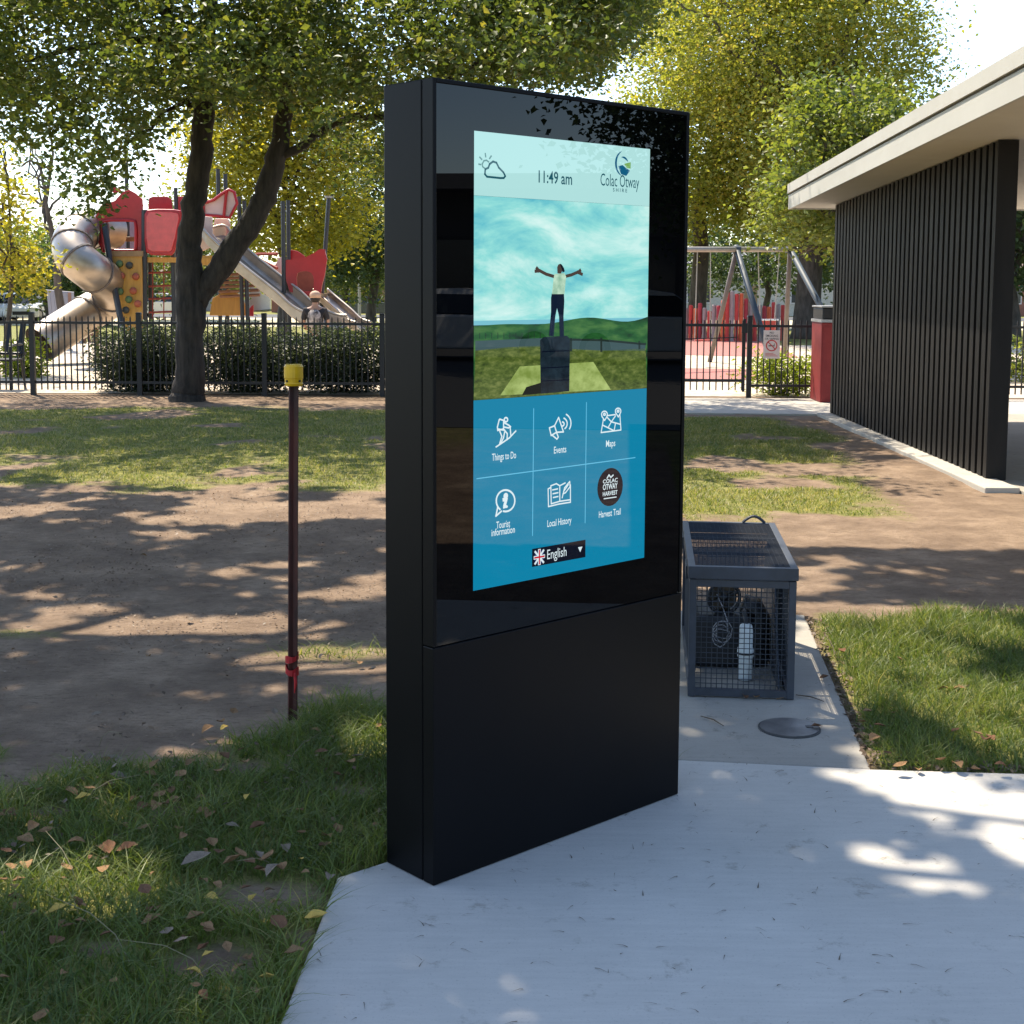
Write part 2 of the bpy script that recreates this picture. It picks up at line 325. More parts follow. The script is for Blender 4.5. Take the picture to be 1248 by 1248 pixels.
def sow(name, x0, x1, y0, y1, dens, hm, wm, lean, label, seg=3, thr=.35, seed=1, dry=0.0, tuft=0.5):
    rng = np.random.default_rng(seed); n = int((x1-x0)*(y1-y0)*dens); x = rng.uniform(x0, x1, n); y = rng.uniform(y0, y1, n)
    g = grass(x, y); k = (rng.random(n) < sst(thr, .9, g)) & ~inpoly(x, y, SLAB) & ~inpoly(x, y, SLAB2); x, y, g = x[k], y[k], g[k]; n = len(x)
    tu = fbm(x+50, y+20, 3.0, 3); h = hm*(.3+.7*g)*rng.uniform(.45, 1.25, n)*(1-tuft+2*tuft*tu); w = wm*rng.uniform(.6, 1.3, n)
    ln = np.clip(rng.normal(lean, .3, n), .1, 1.4)
    V, Fc, nf = blades(np.stack([x, y, gz_at(x, y)], 1), h, w, ln, rng, seg)
    c = np.clip(.15+.5*rng.random(n)+.5*(tu-.5)+dry*rng.random(n)+.25*(rng.random(n) < .06), 0, 1)
    return tag(npmesh(name, V, Fc, M_GRASS, attr={'rnd': ('FACE', np.repeat(c, nf))}), label, 'grass', kind='stuff')
sow('grass', -2.3, .6, 2.3, 5.9, 7500, .115, .0046, .9, 'long dark green grass beside the concrete slab and steel picket', seg=4, seed=2)
sow('grass', 1.15, 3.3, 4.3, 6.9, 8000, .085, .0042, .8, 'short green lawn on the right of the concrete pad', seg=3, seed=3)
sow('grass', -7.5, 1.3, 6.0, 19.2, 1500, .045, .008, .8, 'thin dappled grass growing out of the dirt under the tree', seg=2, seed=4, dry=.5)
sow('grass', 1.2, 3.9, 8.6, 17.2, 2600, .045, .008, .8, 'patchy dry grass beside the dark slatted wall', seg=2, seed=5, dry=.5)
# ------------------------------------------------------------------ the digital kiosk
M_PC = pm('black_powder_coat', (.0022, .0022, .003), (.003, .003, .004), scale=3, spec=.16, rough=.42, bmp=.06, bscale=900, bdist=.0006, r2=.5)
M_BORDER = pm('black_glass_border', (.0012, .0012, .0015), (.0015, .0015, .0018), rough=.5, spec=0)
M_GLASS = pm('black_backed_glass', (.0008, .0008, .001), (.001, .001, .0012), rough=.0, spec=.4)
kiosk = thing('information_kiosk', 'tall black digital information kiosk with lit touch screen standing on concrete', 'kiosk', K(KW/2, KD/2, 0))
def kbox(a0, a1, b0, b1, z0, z1, mb=None):
    mb = mb or MB(); return mb.obox(K(a0, b0, z0), KT*(a1-a0), KN*(b1-b0), Vector((0, 0, z1-z0)))
SX, SZ, SW, SH = .140, .777, .68, 1.209
ZG = .645
kbox(0, KW, .047, KD, .002, KH).build('rear_shell', M_PC, kiosk, bevel=.003)
kbox(.006, KW-.006, .040, .050, .014, KH-.006).build('seam', M_BORDER, kiosk)
kbox(.02, KW-.02, .02, KD-.02, 0, .02).build('plinth', M_BORDER, kiosk)
kbox(0, KW, 0, .0435, .002, ZG).build('lower_panel', M_PC, kiosk, bevel=.0025)
fr_ = MB(); kbox(0, .012, 0, .0435, ZG+.002, KH, fr_); kbox(KW-.012, KW, 0, .0435, ZG+.002, KH, fr_); kbox(.0121, KW-.0121, 0.0002, .0433, KH-.012, KH-.0002, fr_)
fr_.build('front_frame', M_PC, kiosk, bevel=.002)
kbox(.0125, KW-.0125, .004, .039, ZG+.003, KH-.0125).build('glass_front', M_GLASS, kiosk)
# screen: a homography takes photo pixels to screen metres (u right, v up)
def homog(src, dst):
    A = []
    for (x, y), (u, v) in zip(src, dst): A += [[x, y, 1, 0, 0, 0, -u*x, -u*y, -u], [0, 0, 0, x, y, 1, -v*x, -v*y, -v]]
    return np.linalg.svd(np.array(A, float))[2][-1].reshape(3, 3)
HM = homog([(578, 158), (795, 183), (785, 681), (578, 719)], [(0, SH), (SW, SH), (SW, 0), (0, 0)])
def S(px, py): p = HM @ np.array([px, py, 1.0]); return (p[0]/p[2], p[1]/p[2])
def s3(x, y): return S(560+x/3.781, 150+y/3.781)
def s4(x, y): return S(560+x/4.8, 470+y/4.8)
def SP(u, v, lay): return K(SX+min(max(u, 0), SW), .0038-.0002*lay, SZ+min(max(v, 0), SH))
def flat(pts, lay, mb=None): mb = mb or MB(); return mb.sheet([SP(u, v, lay) for u, v in pts])
def rect(u0, u1, v0, v1, lay, mb=None): return flat([(u0, v0), (u1, v0), (u1, v1), (u0, v1)], lay, mb)
def stroke(pts, w, lay, mb, closed=False):
    pts = [Vector(p) for p in pts]
    if closed: pts = pts+[pts[0]]
    for p, q in zip(pts, pts[1:]):
        d = q-p
        if d.length < 1e-6: continue
        d.normalize(); nn = Vector((-d.y, d.x))*w/2; e = d*w*.35
        flat([p-e-nn, q+e-nn, q+e+nn, p-e+nn], lay, mb)
    return mb
def circ(cx, cy, rx, ry=None, n=28, a0=0, a1=2*math.pi): ry = ry or rx; return [(cx+rx*math.cos(a0+(a1-a0)*i/n), cy+ry*math.sin(a0+(a1-a0)*i/n)) for i in range(n+(0 if abs(a1-a0) > 6.28 else 1))]
def noisy_screen(name, stops, scale, stretch, st=1, detail=6, rough=.6, dist=0):
    m, t, b, o = nodes(name); b.inputs['Base Color'].default_value = (.002, .002, .002, 1); b.inputs['Roughness'].default_value = 0; b.inputs['Specular IOR Level'].default_value = .55
    tc = t.nodes.new('ShaderNodeTexCoord'); mp = N(t, 'ShaderNodeMapping'); mp.inputs['Rotation'].default_value = (0, 0, -KYAW); t.links.new(tc.outputs['Object'], mp.inputs[0])
    m2 = N(t, 'ShaderNodeMapping'); m2.inputs['Rotation'].default_value = (0, stretch[3], 0); m2.inputs['Scale'].default_value = stretch[:3]; t.links.new(mp.outputs[0], m2.inputs[0])
    c = ramp(t, noise_tex(t, scale, detail, rough, m2.outputs[0], dist=dist), stops)
    t.links.new(c, b.inputs['Emission Color']); b.inputs['Emission Strength'].default_value = st; return m
E_ = .42
HEADER = emat('screen_header', s2l(176, 224, 222), E_); BLUE = emat('screen_blue', s2l(0, 128, 166), E_); WHITE = emat('screen_white', s2l(226, 244, 250), E_*.95)
TEAL = emat('screen_ink', s2l(20, 84, 98), E_); NAVY = emat('screen_navy', s2l(4, 12, 32), .35); LINE = emat('screen_line', s2l(96, 190, 226), E_)
scr = rect(0, SW, 0, SH, 0).build('screen', emat('screen_panel', s2l(8, 30, 40), .3), kiosk, label='bright screen with weather header, landscape picture and blue menu')
vh = S(590, 239)[1]; vp = S(680, 483.5)[1]
rect(0, SW, vh, SH, 1).build('header_band', HEADER, scr)
rect(0, SW, 0, vp, 1).build('menu_panel', BLUE, scr)
# the landscape picture
vs = S(640, 392)[1]
rect(0, SW, vs-.01, vh-.0004, 1).build('picture_sky', noisy_screen('screen_sky', [(.30, s2l(44, 146, 184)), (.42, s2l(104, 194, 206)), (.52, s2l(146, 222, 218)), (.62, s2l(196, 240, 234)), (.72, s2l(226, 250, 246))], 2.4, (1.0, 1, 3.0, .75), E_, 12, .62, .35), scr)
rect(0, SW, vs-.012, vs, 2).build('picture_sea', emat('screen_sea', s2l(118, 190, 206), E_), scr)
hill = [(0, vs-.014)]+[(SW*i/24, vs-.014+.012*math.sin(i*.5+.6)*(i/24)+.016*(i/24)) for i in range(25)]
flat([(0, vp+.0005)]+hill+[(SW, vp+.0005)], 3).build('picture_hills', noisy_screen('screen_hills', [(.3, s2l(14, 40, 24)), (.5, s2l(38, 92, 44)), (.7, s2l(84, 130, 66))], 9, (1, 1, 3, 0), E_), scr)
rd = [s3(75, 1010), s3(380, 1000), s3(520, 1005), s3(660, 1012), s3(860, 1035), s3(860, 1062), s3(660, 1060), s3(500, 1055), s3(380, 1040), s3(75, 1055)]
flat(rd[::-1], 4).build('picture_road', emat('screen_road', s2l(70, 96, 98), E_*.8), scr)
ff = MB()
for x in range(95, 380, 28): stroke([s3(x, 975), s3(x, 1000)], .0022, 4, ff)
for x, a, b_ in ((517, 1005, 1058), (657, 1005, 1062), (833, 1022, 1050)): stroke([s3(x, a), s3(x, b_)], .008, 5, ff)
stroke([s3(515, 1008), s3(660, 1012), s3(835, 1030), s3(862, 1032)], .006, 5, ff)
ff.build('picture_fence', emat('screen_fence', s2l(40, 56, 50), E_*.7), scr, kind='stuff')
gp = [s3(75, 1055), s3(230, 1040), s3(380, 1035), s3(500, 1050), s3(660, 1060), s3(862, 1052)]
flat([(0, vp+.0008), (SW, vp+.0008)]+gp[::-1], 4).build('picture_grass', noisy_screen('screen_grass', [(.3, s2l(36, 52, 20)), (.5, s2l(82, 100, 42)), (.72, s2l(134, 144, 80))], 34, (1, 1, 2.2, 0), E_, 9, .75), scr)
flat([s3(190, 1262), s3(280, 1130), s3(620, 1112), s3(700, 1240)][::1], 5).build('picture_paving', noisy_screen('screen_paving', [(.35, s2l(120, 142, 62)), (.65, s2l(176, 196, 118))], 16, (1, 1, 1.5, 0), E_), scr)
flat([s3(290, 1262), s3(310, 1225), s3(378, 1205), s3(378, 1255)], 6).build('picture_shadow', emat('screen_dark', s2l(20, 24, 10), .3), scr)
flat([s3(376, 1256), s3(374, 1010), s3(390, 995), s3(498, 990), s3(512, 1005), s3(508, 1246)], 7).build('picture_pedestal', noisy_screen('screen_stone', [(.3, s2l(10, 18, 26)), (.7, s2l(34, 50, 60))], 30, (1, 1, 1, 0), E_), scr)
pj = MB()
for y in (1060, 1135, 1195): stroke([s3(378, y+3), s3(508, y-2)], .003, 8, pj)
pj.build('pedestal_joint', NAVY, scr, kind='stuff')
fig = MB()
flat([s3(414, 990), s3(424, 880), s3(424, 815), s3(428, 792), s3(484, 792), s3(486, 830), s3(482, 900), s3(484, 996), s3(464, 996), s3(461, 900), s3(452, 862), s3(444, 900), s3(436, 992)], 8, fig)
fig.build('figure_trousers', emat('screen_trousers', s2l(14, 28, 48), E_), scr)
flat([s3(428, 797), s3(436, 724), s3(440, 704), s3(486, 700), s3(494, 716), s3(486, 797)], 9).build('figure_shirt', noisy_screen('screen_shirt', [(.3, s2l(130, 176, 150)), (.7, s2l(206, 236, 210))], 40, (1, 1, 1, 0), E_), scr)
arm = MB(); stroke([s3(440, 716), s3(402, 704), s3(372, 688), s3(352, 690)], .009, 8, arm); stroke([s3(488, 716), s3(520, 708), s3(548, 696), s3(568, 706)], .009, 8, arm)
stroke([s3(368, 688), s3(358, 676)], .010, 8, arm); stroke([s3(552, 696), s3(560, 688)], .010, 8, arm)
flat([s3(454, 700), s3(453, 672), s3(458, 660), s3(468, 656), s3(476, 664), s3(476, 690), s3(470, 704)], 8, arm)
arm.build('figure_skin', emat('screen_skin', s2l(74, 62, 56), E_), scr)
flat([s3(464, 656), s3(474, 660), s3(484, 676), s3(488, 692), s3(478, 698), s3(474, 680)], 9).build('figure_hair', NAVY, scr)
# header marks
LW = .0055
wx = MB(); stroke([s3(*p) for p in [(128, 247), (118, 235), (120, 212), (134, 205), (140, 188), (156, 176), (172, 182), (183, 205), (205, 228), (213, 245), (206, 254), (190, 254)]], LW, 3, wx, True)
wx.build('cloud_icon', TEAL, scr)
sn = MB(); stroke([s3(118, 208), s3(108, 200), s3(106, 186), s3(114, 172), s3(126, 170), s3(136, 178)], LW*.75, 2, sn)
for p, q in (((90, 188), (100, 190)), ((94, 155), (104, 166)), ((120, 138), (122, 154)), ((148, 150), (140, 162))): stroke([s3(*p), s3(*q)], LW*.8, 2, sn)
sn.build('sun_icon', emat('screen_sun', s2l(92, 140, 140), E_), scr)
def crescent(c, r0, a0, a1, wmax, n=22):
    out = []; inn = []
    for i in range(n+1):
        t_ = i/n; a = a0+(a1-a0)*t_; w = wmax*math.sin(math.pi*t_)**.8; out.append((c[0]+r0*math.cos(a), c[1]+r0*math.sin(a))); inn.append((c[0]+(r0-w)*math.cos(a), c[1]+(r0-w)*math.sin(a)))
    return out, inn
lg = MB(); lc = s3(764, 192); R = .033
for r0, a0, a1, w in ((R*1.08, 1.75, 4.55, .008), (R*.62, .25, 2.1, .006)):
    o_, i_ = crescent(lc, r0, a0, a1, w)
    for k in range(len(o_)-1): flat([o_[k], o_[k+1], i_[k+1], i_[k]], 2, lg)
flat([(lc[0]-.022, lc[1]-.008), (lc[0]-.01, lc[1]-.03), (lc[0]+.012, lc[1]-.034), (lc[0]+.028, lc[1]-.018), (lc[0]+.012, lc[1]-.012), (lc[0]-.004, lc[1]-.004)], 3, lg)
lg.build('council_emblem', emat('screen_emblem', s2l(16, 92, 128), E_), scr)
flat([(lc[0]+.002, lc[1]+.0), (lc[0]+.014, lc[1]-.012), (lc[0]+.03, lc[1]-.012), (lc[0]+.03, lc[1]+.006)], 4).build('emblem_leaf', emat('screen_leaf', s2l(120, 170, 90), E_), scr)
def text(name, s, p0, p1, mat, lay, h=None, off=.0):
    """p0, p1: baseline ends (u, v); h: capital height in metres"""
    cu = bpy.data.curves.new(name, 'FONT'); cu.body = s; cu.offset = off; cu.resolution_u = 3; ob = bpy.data.objects.new(name, cu); COL.objects.link(ob)
    dg = bpy.context.evaluated_depsgraph_get(); me = bpy.data.meshes.new_from_object(ob.evaluated_get(dg)); bpy.data.objects.remove(ob, do_unlink=True)
    co = np.empty(len(me.vertices)*3); me.vertices.foreach_get('co', co); co = co.reshape(-1, 3)
    x0, x1 = co[:, 0].min(), co[:, 0].max(); sx = (p1[0]-p0[0])/(x1-x0); sy = (h/.69) if h else sx
    v0 = (p0[1]+p1[1])/2
    for i, vt in enumerate(me.vertices):
        vt.co = SP(p0[0]+(co[i, 0]-x0)*sx, v0+co[i, 1]*sy, lay)-BASE[kiosk.name]
    me.materials.append(mat); ob = bpy.data.objects.new(name, me); COL.objects.link(ob); ob.parent = scr; BASE[ob.name] = BASE[kiosk.name]; return ob
text('clock_text', '11:49 am', s3(368, 278), s3(524, 286), TEAL, 3, .032, .012)
text('council_name', 'Colac Otway', s3(656, 298), s3(836, 302), TEAL, 3, .034)
text('council_subtitle', 'S H I R E', s3(714, 322), s3(780, 326), TEAL, 3, .010, .01)
# menu grid
mg_ = MB(); stroke([s4(106, 549), s4(1030, 435)], .0028, 2, mg_); stroke([s4(438, 145), s4(431, 880)], .0028, 2, mg_); stroke([s4(747, 112), s4(737, 810)], .0028, 2, mg_); mg_.build('menu_divider', LINE, scr)
def icon(name, lines, w=.0042, mat=WHITE):
    mb = MB()
    for pts, cl in lines: stroke([s4(*p) for p in pts], w, 2, mb, cl)
    return mb.build(name, mat, scr)
C_ = lambda cx, cy, rx, ry, a0=0, a1=2*math.pi, n=20: [(cx+rx*math.cos(a0+(a1-a0)*i/n), cy+ry*math.sin(a0+(a1-a0)*i/n)) for i in range(n+1)]
icon('hiker_icon', [(C_(276, 208, 10, 12), False), ([(240, 205), (262, 212), (262, 262), (228, 270), (226, 250), (236, 210)], True), ([(264, 225), (292, 240), (303, 250), (290, 256), (262, 250)], False), ([(262, 262), (284, 290), (282, 325)], False), ([(240, 275), (252, 305), (238, 352)], False), ([(268, 280), (262, 312), (246, 345)], False), ([(228, 262), (262, 268)], False), ([(300, 248), (305, 305)], False), ([(218, 366), (258, 340), (298, 312), (334, 274)], False)])
icon('megaphone_icon', [([(530, 258), (560, 246), (584, 198), (612, 282), (572, 284), (540, 302)], True), ([(560, 246), (572, 284)], False), ([(548, 302), (574, 324), (582, 312), (572, 286)], False), (C_(604, 236, 12, 12, -1.4, 1.4, 8), False), (C_(604, 234, 30, 34, -1.2, 1.0, 10), False), (C_(606, 232, 50, 58, -1.1, .6, 12), False)])
icon('map_icon', [([(846, 210), (832, 288), (948, 274), (942, 182)], False), ([(866, 190), (916, 184)], False), (C_(852, 182, 17, 18, 2.6, 6.8, 14), False), ([(836, 192), (853, 218), (868, 192)], False), (C_(932, 164, 16, 17, 2.6, 6.8, 14), False), ([(917, 172), (933, 198), (947, 172)], False), ([(840, 244), (908, 278)], False), ([(868, 200), (892, 226), (942, 240)], False), ([(892, 226), (874, 258)], False), ([(892, 226), (916, 192)], False), ([(916, 236), (908, 278)], False), (C_(852, 182, 6, 6, n=8), False), (C_(932, 164, 6, 6, n=8), False)], .0038)
icon('information_icon', [([(228, 716), (218, 766), (250, 738)], False), (C_(274, 678, 54, 62, 2.2, 8.1, 30), False)], .005)
il = MB(); flat(circ(*s4(275, 650), .0085, .0085, 14), 3, il); stroke([s4(262, 672), s4(278, 668), s4(268, 706)], .010, 3, il); stroke([s4(268, 704), s4(280, 712)], .007, 3, il); stroke([s4(262, 718), s4(284, 712)], .005, 3, il); il.build('information_letter', WHITE, scr)
icon('book_icon', [([(536, 604), (522, 612), (524, 714), (584, 700), (652, 690), (652, 590)], False), ([(538, 594), (540, 698), (590, 684), (648, 676)], False), ([(538, 594), (570, 582), (590, 594), (590, 684)], False), ([(590, 594), (622, 578)], False), ([(548, 618), (578, 612)], False), ([(550, 640), (580, 634)], False), ([(552, 662), (580, 656)], False), ([(604, 664), (618, 606), (648, 570), (650, 600), (624, 634), (608, 642)], False), ([(612, 628), (640, 588)], False)], .0038)
def tx(name, s, a, b_, h=.019, off=.008): return text(name, s, s4(*a), s4(*b_), WHITE, 3, h, off)
tx('menu_text', 'Things to Do', (194, 446), (335, 432)); tx('menu_text', 'Events', (556, 408), (628, 399)); tx('menu_text', 'Maps', (860, 372), (914, 366))
tx('menu_text', 'Tourist', (220, 838), (300, 828)); tx('menu_text', 'information', (192, 880), (328, 864)); tx('menu_text', 'Local History', (517, 830), (657, 812)); tx('menu_text', 'Harvest Trail', (817, 780), (944, 764))
hc = s4(884, 604); flat(circ(*hc, .054, .056), 2).build('harvest_badge', NAVY, scr)
text('badge_text', 'OTWAY', (hc[0]-.031, hc[1]-.006), (hc[0]+.031, hc[1]-.006), WHITE, 3, .016, .02); text('badge_text', 'HARVEST', (hc[0]-.031, hc[1]-.024), (hc[0]+.031, hc[1]-.024), WHITE, 3, .012, .02)
text('badge_text', 'COLAC', (hc[0]-.031, hc[1]+.013), (hc[0]+.031, hc[1]+.013), WHITE, 3, .011, .02)
bd = MB(); stroke([(hc[0]-.026, hc[1]-.032), (hc[0]+.026, hc[1]-.032)], .003, 3, bd); stroke([(hc[0]-.014, hc[1]+.027), (hc[0]-.006, hc[1]+.036), (hc[0]+.002, hc[1]+.028), (hc[0]+.012, hc[1]+.034)], .004, 3, bd); bd.build('badge_ornament', WHITE, scr, kind='stuff')
e0, e1, e2, e3 = s4(428, 1064), s4(738, 1004), s4(738, 906), s4(430, 958); vb, vt = (e0[1]+e1[1])/2, (e2[1]+e3[1])/2
rect(e0[0], e1[0], vb, vt, 2).build('language_button', NAVY, scr)
text('language_text', 'English', s4(516, 1016), s4(628, 1000), WHITE, 3, .027); c = s4(708, 962); flat([(c[0]-.009, c[1]+.007), (c[0], c[1]-.008), (c[0]+.009, c[1]+.007)], 3).build('language_arrow', WHITE, scr)
c = s4(470, 1004); fw, fh = .018, .019
rect(c[0]-fw, c[0]+fw, c[1]-fh, c[1]+fh, 3).build('flag_field', emat('flag_blue', s2l(20, 34, 96), .4), scr)
fl = MB(); stroke([(c[0]-fw, c[1]), (c[0]+fw, c[1])], .010, 5, fl); stroke([(c[0], c[1]-fh), (c[0], c[1]+fh)], .010, 5, fl); stroke([(c[0]-fw*.9, c[1]-fh*.9), (c[0]+fw*.9, c[1]+fh*.9)], .006, 4, fl); stroke([(c[0]-fw*.9, c[1]+fh*.9), (c[0]+fw*.9, c[1]-fh*.9)], .006, 4, fl); fl.build('flag_white', WHITE, scr)
fl = MB(); stroke([(c[0]-fw, c[1]), (c[0]+fw, c[1])], .005, 6, fl); stroke([(c[0], c[1]-fh), (c[0], c[1]+fh)], .005, 6, fl); fl.build('flag_red', emat('flag_red', s2l(200, 30, 50), .4), scr)
# ------------------------------------------------------------------ star picket with yellow cap
M_PICK = pm('rusty_maroon_steel', (.10, .022, .014), (.035, .011, .009), scale=24, rough=.6, bmp=.3, bscale=80, stretch=(1, 1, .3))
M_YEL = pm('yellow_plastic', (.80, .46, .008), (.70, .39, .008), scale=30, rough=.4)
M_TAPE = pm('red_tape', (.55, .02, .025), (.40, .015, .02), scale=30, rough=.45)
pp = gnd(356, 874); top = at(359, 470, pp.y).z; ptx = at(358, 470, pp.y).x
pk = thing('star_picket', 'maroon steel star picket with yellow safety cap and torn red tape', 'post', (pp.x, pp.y, 0))
mb = MB()
for k in range(3):
    a = math.radians(90+120*k+10); d = Vector((math.cos(a), math.sin(a), 0)); s_ = Vector((-d.y, d.x, 0))
    mb.obox(pp-s_*.0035-Vector((0, 0, .12)), d*.0185, s_*.007, Vector((ptx-pp.x, 0, top+.15)))
mb.build('steel_stake', M_PICK, pk)
cb = Vector((ptx, pp.y, top)); h_ = at(358, 444, pp.y).z-top
mb = MB(); mb.tube([cb+Vector((0, 0, z)) for z in (0, .008, .012, h_*.35, h_*.37, h_-.008, h_)], [.031, .034, .032, .033, .0345, .0345, .030], 20); cap = mb.build('safety_cap', M_YEL, pk, smooth=False)
for a in (-2.2, -.75): MB().tube([cb+Vector((math.cos(a)*.0325, math.sin(a)*.0325, .018)), cb+Vector((math.cos(a)*.036, math.sin(a)*.036, .018))], .004, 8).build('cap_hole', M_BLACKMET, cap)
def tape(z, w, tilt, n=14, r=.024):
    mb = MB(); vs = []; fs = []
    for i in range(n+1):
        a = i/n*2*math.pi; rr = r*(1+.12*math.sin(3*a)); c = pp+Vector((math.cos(a)*rr+.001, math.sin(a)*rr, z+tilt*math.cos(a))); vs += [c, c+Vector((0, 0, w*(1+.25*math.sin(2*a+z*90))))]
    fs = [(2*i, 2*i+2, 2*i+3, 2*i+1) for i in range(n)]; return mb.add(vs, fs)
zt = lambda y: at(356, y, pp.y).z
for y, w, tl in ((806, .024, .006), (822, .028, -.004)): tape(zt(y), w, tl).build('tape_wrap', M_TAPE, pk)
MB().tube([pp+Vector((.015, -.024, zt(818))), pp+Vector((.019, -.027, zt(830))), pp+Vector((.014, -.026, zt(842)))], [.005, .006, .002], 4).build('tape_tail', M_TAPE, pk)

# ------------------------------------------------------------------ steel mesh cage and what it guards
M_CAGE = pm('blue_grey_paint', (.034, .041, .056), (.024, .029, .038), scale=14, rough=.5, bmp=.15, bscale=60)
M_WIRE = pm('wire_paint', (.036, .043, .055), (.027, .032, .04), scale=30, rough=.45)
C0 = gnd(838, 848.5); C1 = gnd(968, 854.5); CW = (C1-C0); CU = CW.normalized(); CV = Vector((-CU.y, CU.x, 0))
CWd = CW.length; CDp = 1.02; CHt = .515
# turn the depth axis a little so the lid runs back as in the photo
CV = (Vector((.10, 1.0, 0))).normalized(); CU = Vector((CV.y, -CV.x, 0))
def CG(a, b, z): return C0+CU*a+CV*b+Vector((0, 0, z))
cage = thing('mesh_cage', 'blue grey steel mesh cage standing on the concrete pad behind the kiosk', 'cage', CG(CWd/2, CDp/2, 0))
def cbox(a0, a1, b0, b1, z0, z1, mb=None): mb = mb or MB(); return mb.obox(CG(a0, b0, z0), CU*(a1-a0), CV*(b1-b0), Vector((0, 0, z1-z0)))
e = .028; ZL = CHt-.052
for a in (0, CWd-e):
    for b_ in (0, CDp-e): cbox(a, a+e, b_, b_+e, 0, ZL).build('corner_post', M_CAGE, cage, bevel=.002)
for z in (0.004, ZL-e):
    for b_ in (0.001, CDp-e+.001): cbox(e+.0005, CWd-e-.0005, b_, b_+e-.003, z, z+e-.001).build('rail', M_CAGE, cage)
    for a in (0.001, CWd-e+.001): cbox(a, a+e-.003, e+.0005, CDp-e-.0005, z, z+e-.001).build('rail', M_CAGE, cage)
lid = cbox(-.006, CWd+.006, -.008, .022, ZL+.004, CHt).build('lid', M_CAGE, cage, bevel=.002)
for args in ((-.006, .022, .0225, CDp+.008), (CWd-.022, CWd+.006, .0225, CDp+.008), (.0225, CWd-.0225, CDp-.02, CDp+.008)): cbox(*args, ZL+.004, CHt-.001).build('lid_edge', M_CAGE, lid, bevel=.002)
for b_ in (.34, .67): cbox(.0225, CWd-.0225, b_, b_+.012, CHt-.022, CHt-.010).build('lid_bar', M_CAGE, lid)
def wires(p, u, v, nu, nv, r, nrm):
    mb = MB(); p, u, v, nrm = Vector(p), Vector(u), Vector(v), Vector(nrm)
    for i in range(1, nu): q = p+u*(i/nu); mb.tube([q, q+v], r, 4, False)
    for j in range(1, nv): q = p+v*(j/nv)+nrm*r*1.8; mb.tube([q, q+u], r, 4, False)
    return mb
Z_ = Vector((0, 0, 1)); wr = .0016
wires(CG(e, .012, .03), CU*(CWd-2*e), Z_*(ZL-.058), 17, 20, wr, CV).build('front_mesh', M_WIRE, cage, kind='stuff')
wires(CG(e, CDp-.012, .03), CU*(CWd-2*e), Z_*(ZL-.058), 17, 20, wr, CV).build('back_mesh', M_WIRE, cage, kind='stuff')
for a in (.012, CWd-.014): wires(CG(a, e, .03), CV*(CDp-2*e), Z_*(ZL-.058), 48, 20, wr, CU).build('side_mesh', M_WIRE, cage, kind='stuff')
wires(CG(.022, .022, CHt-.006), CU*(CWd-.044), CV*(CDp-.044), 19, 48, wr, Z_).build('lid_mesh', M_WIRE, cage, kind='stuff')
lh = MB(); lh.tube([CG(CWd-.14+.10*i/8, CDp-.01, CHt+.03*math.sin(math.pi*i/8)) for i in range(9)], .007, 6); lh.build('lid_handle', M_CAGE, cage)
cbox(-.012, -.003, .10, .26, ZL-.02, ZL+.03).build('hinge', M_CAGE, cage); cbox(-.012, -.003, .72, .88, ZL-.02, ZL+.03).build('hinge', M_CAGE, cage)
# contents, each standing on the pad
M_BRASS = pm('dull_bronze', (.10, .075, .05), (.04, .035, .03), scale=20, rough=.5, metal=.6)
M_DARKP = pm('dark_plastic', (.010, .010, .012), (.016, .016, .018), scale=20, rough=.5)
M_WHP = pm('white_plastic', (.72, .75, .74), (.62, .66, .65), scale=14, rough=.4)
M_CABLE = pm('grey_cable', (.30, .30, .31), (.22, .22, .23), rough=.5)
vb_ = CG(.155, .52, 0)
val = thing('backflow_valve', 'bronze pipe valve with round hand wheel inside the mesh cage', 'valve', vb_)
MB().tube([vb_+Vector((0, 0, z)) for z in (0, .02, .021, .26, .265, .31)], [.05, .05, .026, .026, .04, .04], 14).build('riser_pipe', M_BRASS, val, smooth=True)
hw = vb_+Vector((0, -.045, .285)); mb = MB()
mb.tube([hw+Vector((0, .06, 0)), hw+Vector((0, -.012, 0))], .016, 10); ring = [hw+Vector((.066*math.cos(k*math.pi/12), 0, .066*math.sin(k*math.pi/12))) for k in range(25)]; mb.tube(ring, .008, 6, False)
for k in range(4): a = k*math.pi/2+.4; mb.tube([hw, hw+Vector((.066*math.cos(a), 0, .066*math.sin(a)))], .006, 5)
mb.build('hand_wheel', M_DARKP, val, smooth=True); MB().tube([hw+Vector((0, .02, 0)), hw+Vector((0, .028, 0))], .058, 20).build('valve_disc', M_BRASS, val)
pu = CG(.10, .62, 0); pump = thing('pump_unit', 'low black pump housing behind the white filter in the mesh cage', 'pump', pu)
mb = MB(); mb.obox(CG(.035, .42, 0), CU*.24, CV*.30, Z_*.22); mb.build('housing', M_DARKP, pump, bevel=.02)
mb = MB(); mb.tube([CG(.30, .50, 0), CG(.30, .50, .03), CG(.30, .50, .20), CG(.28, .50, .245), CG(.24, .50, .26)], [.05, .055, .055, .05, .04], 14); mb.build('motor', M_DARKP, pump, smooth=True)
fc = CG(.238, .26, 0); fil = thing('water_filter', 'white cylindrical water filter with a black strap inside the mesh cage', 'filter', fc)
MB().tube([fc+Vector((0, 0, z)) for z in (0, .006, .09, .10, .125, .135, .20, .225, .232)], [.026, .029, .029, .034, .034, .029, .029, .024, .012], 18).build('cartridge', M_WHP, fil, smooth=True)
MB().tube([fc+Vector((0, 0, .108)), fc+Vector((0, 0, .116))], .0375, 18, False).build('strap', M_DARKP, fil)
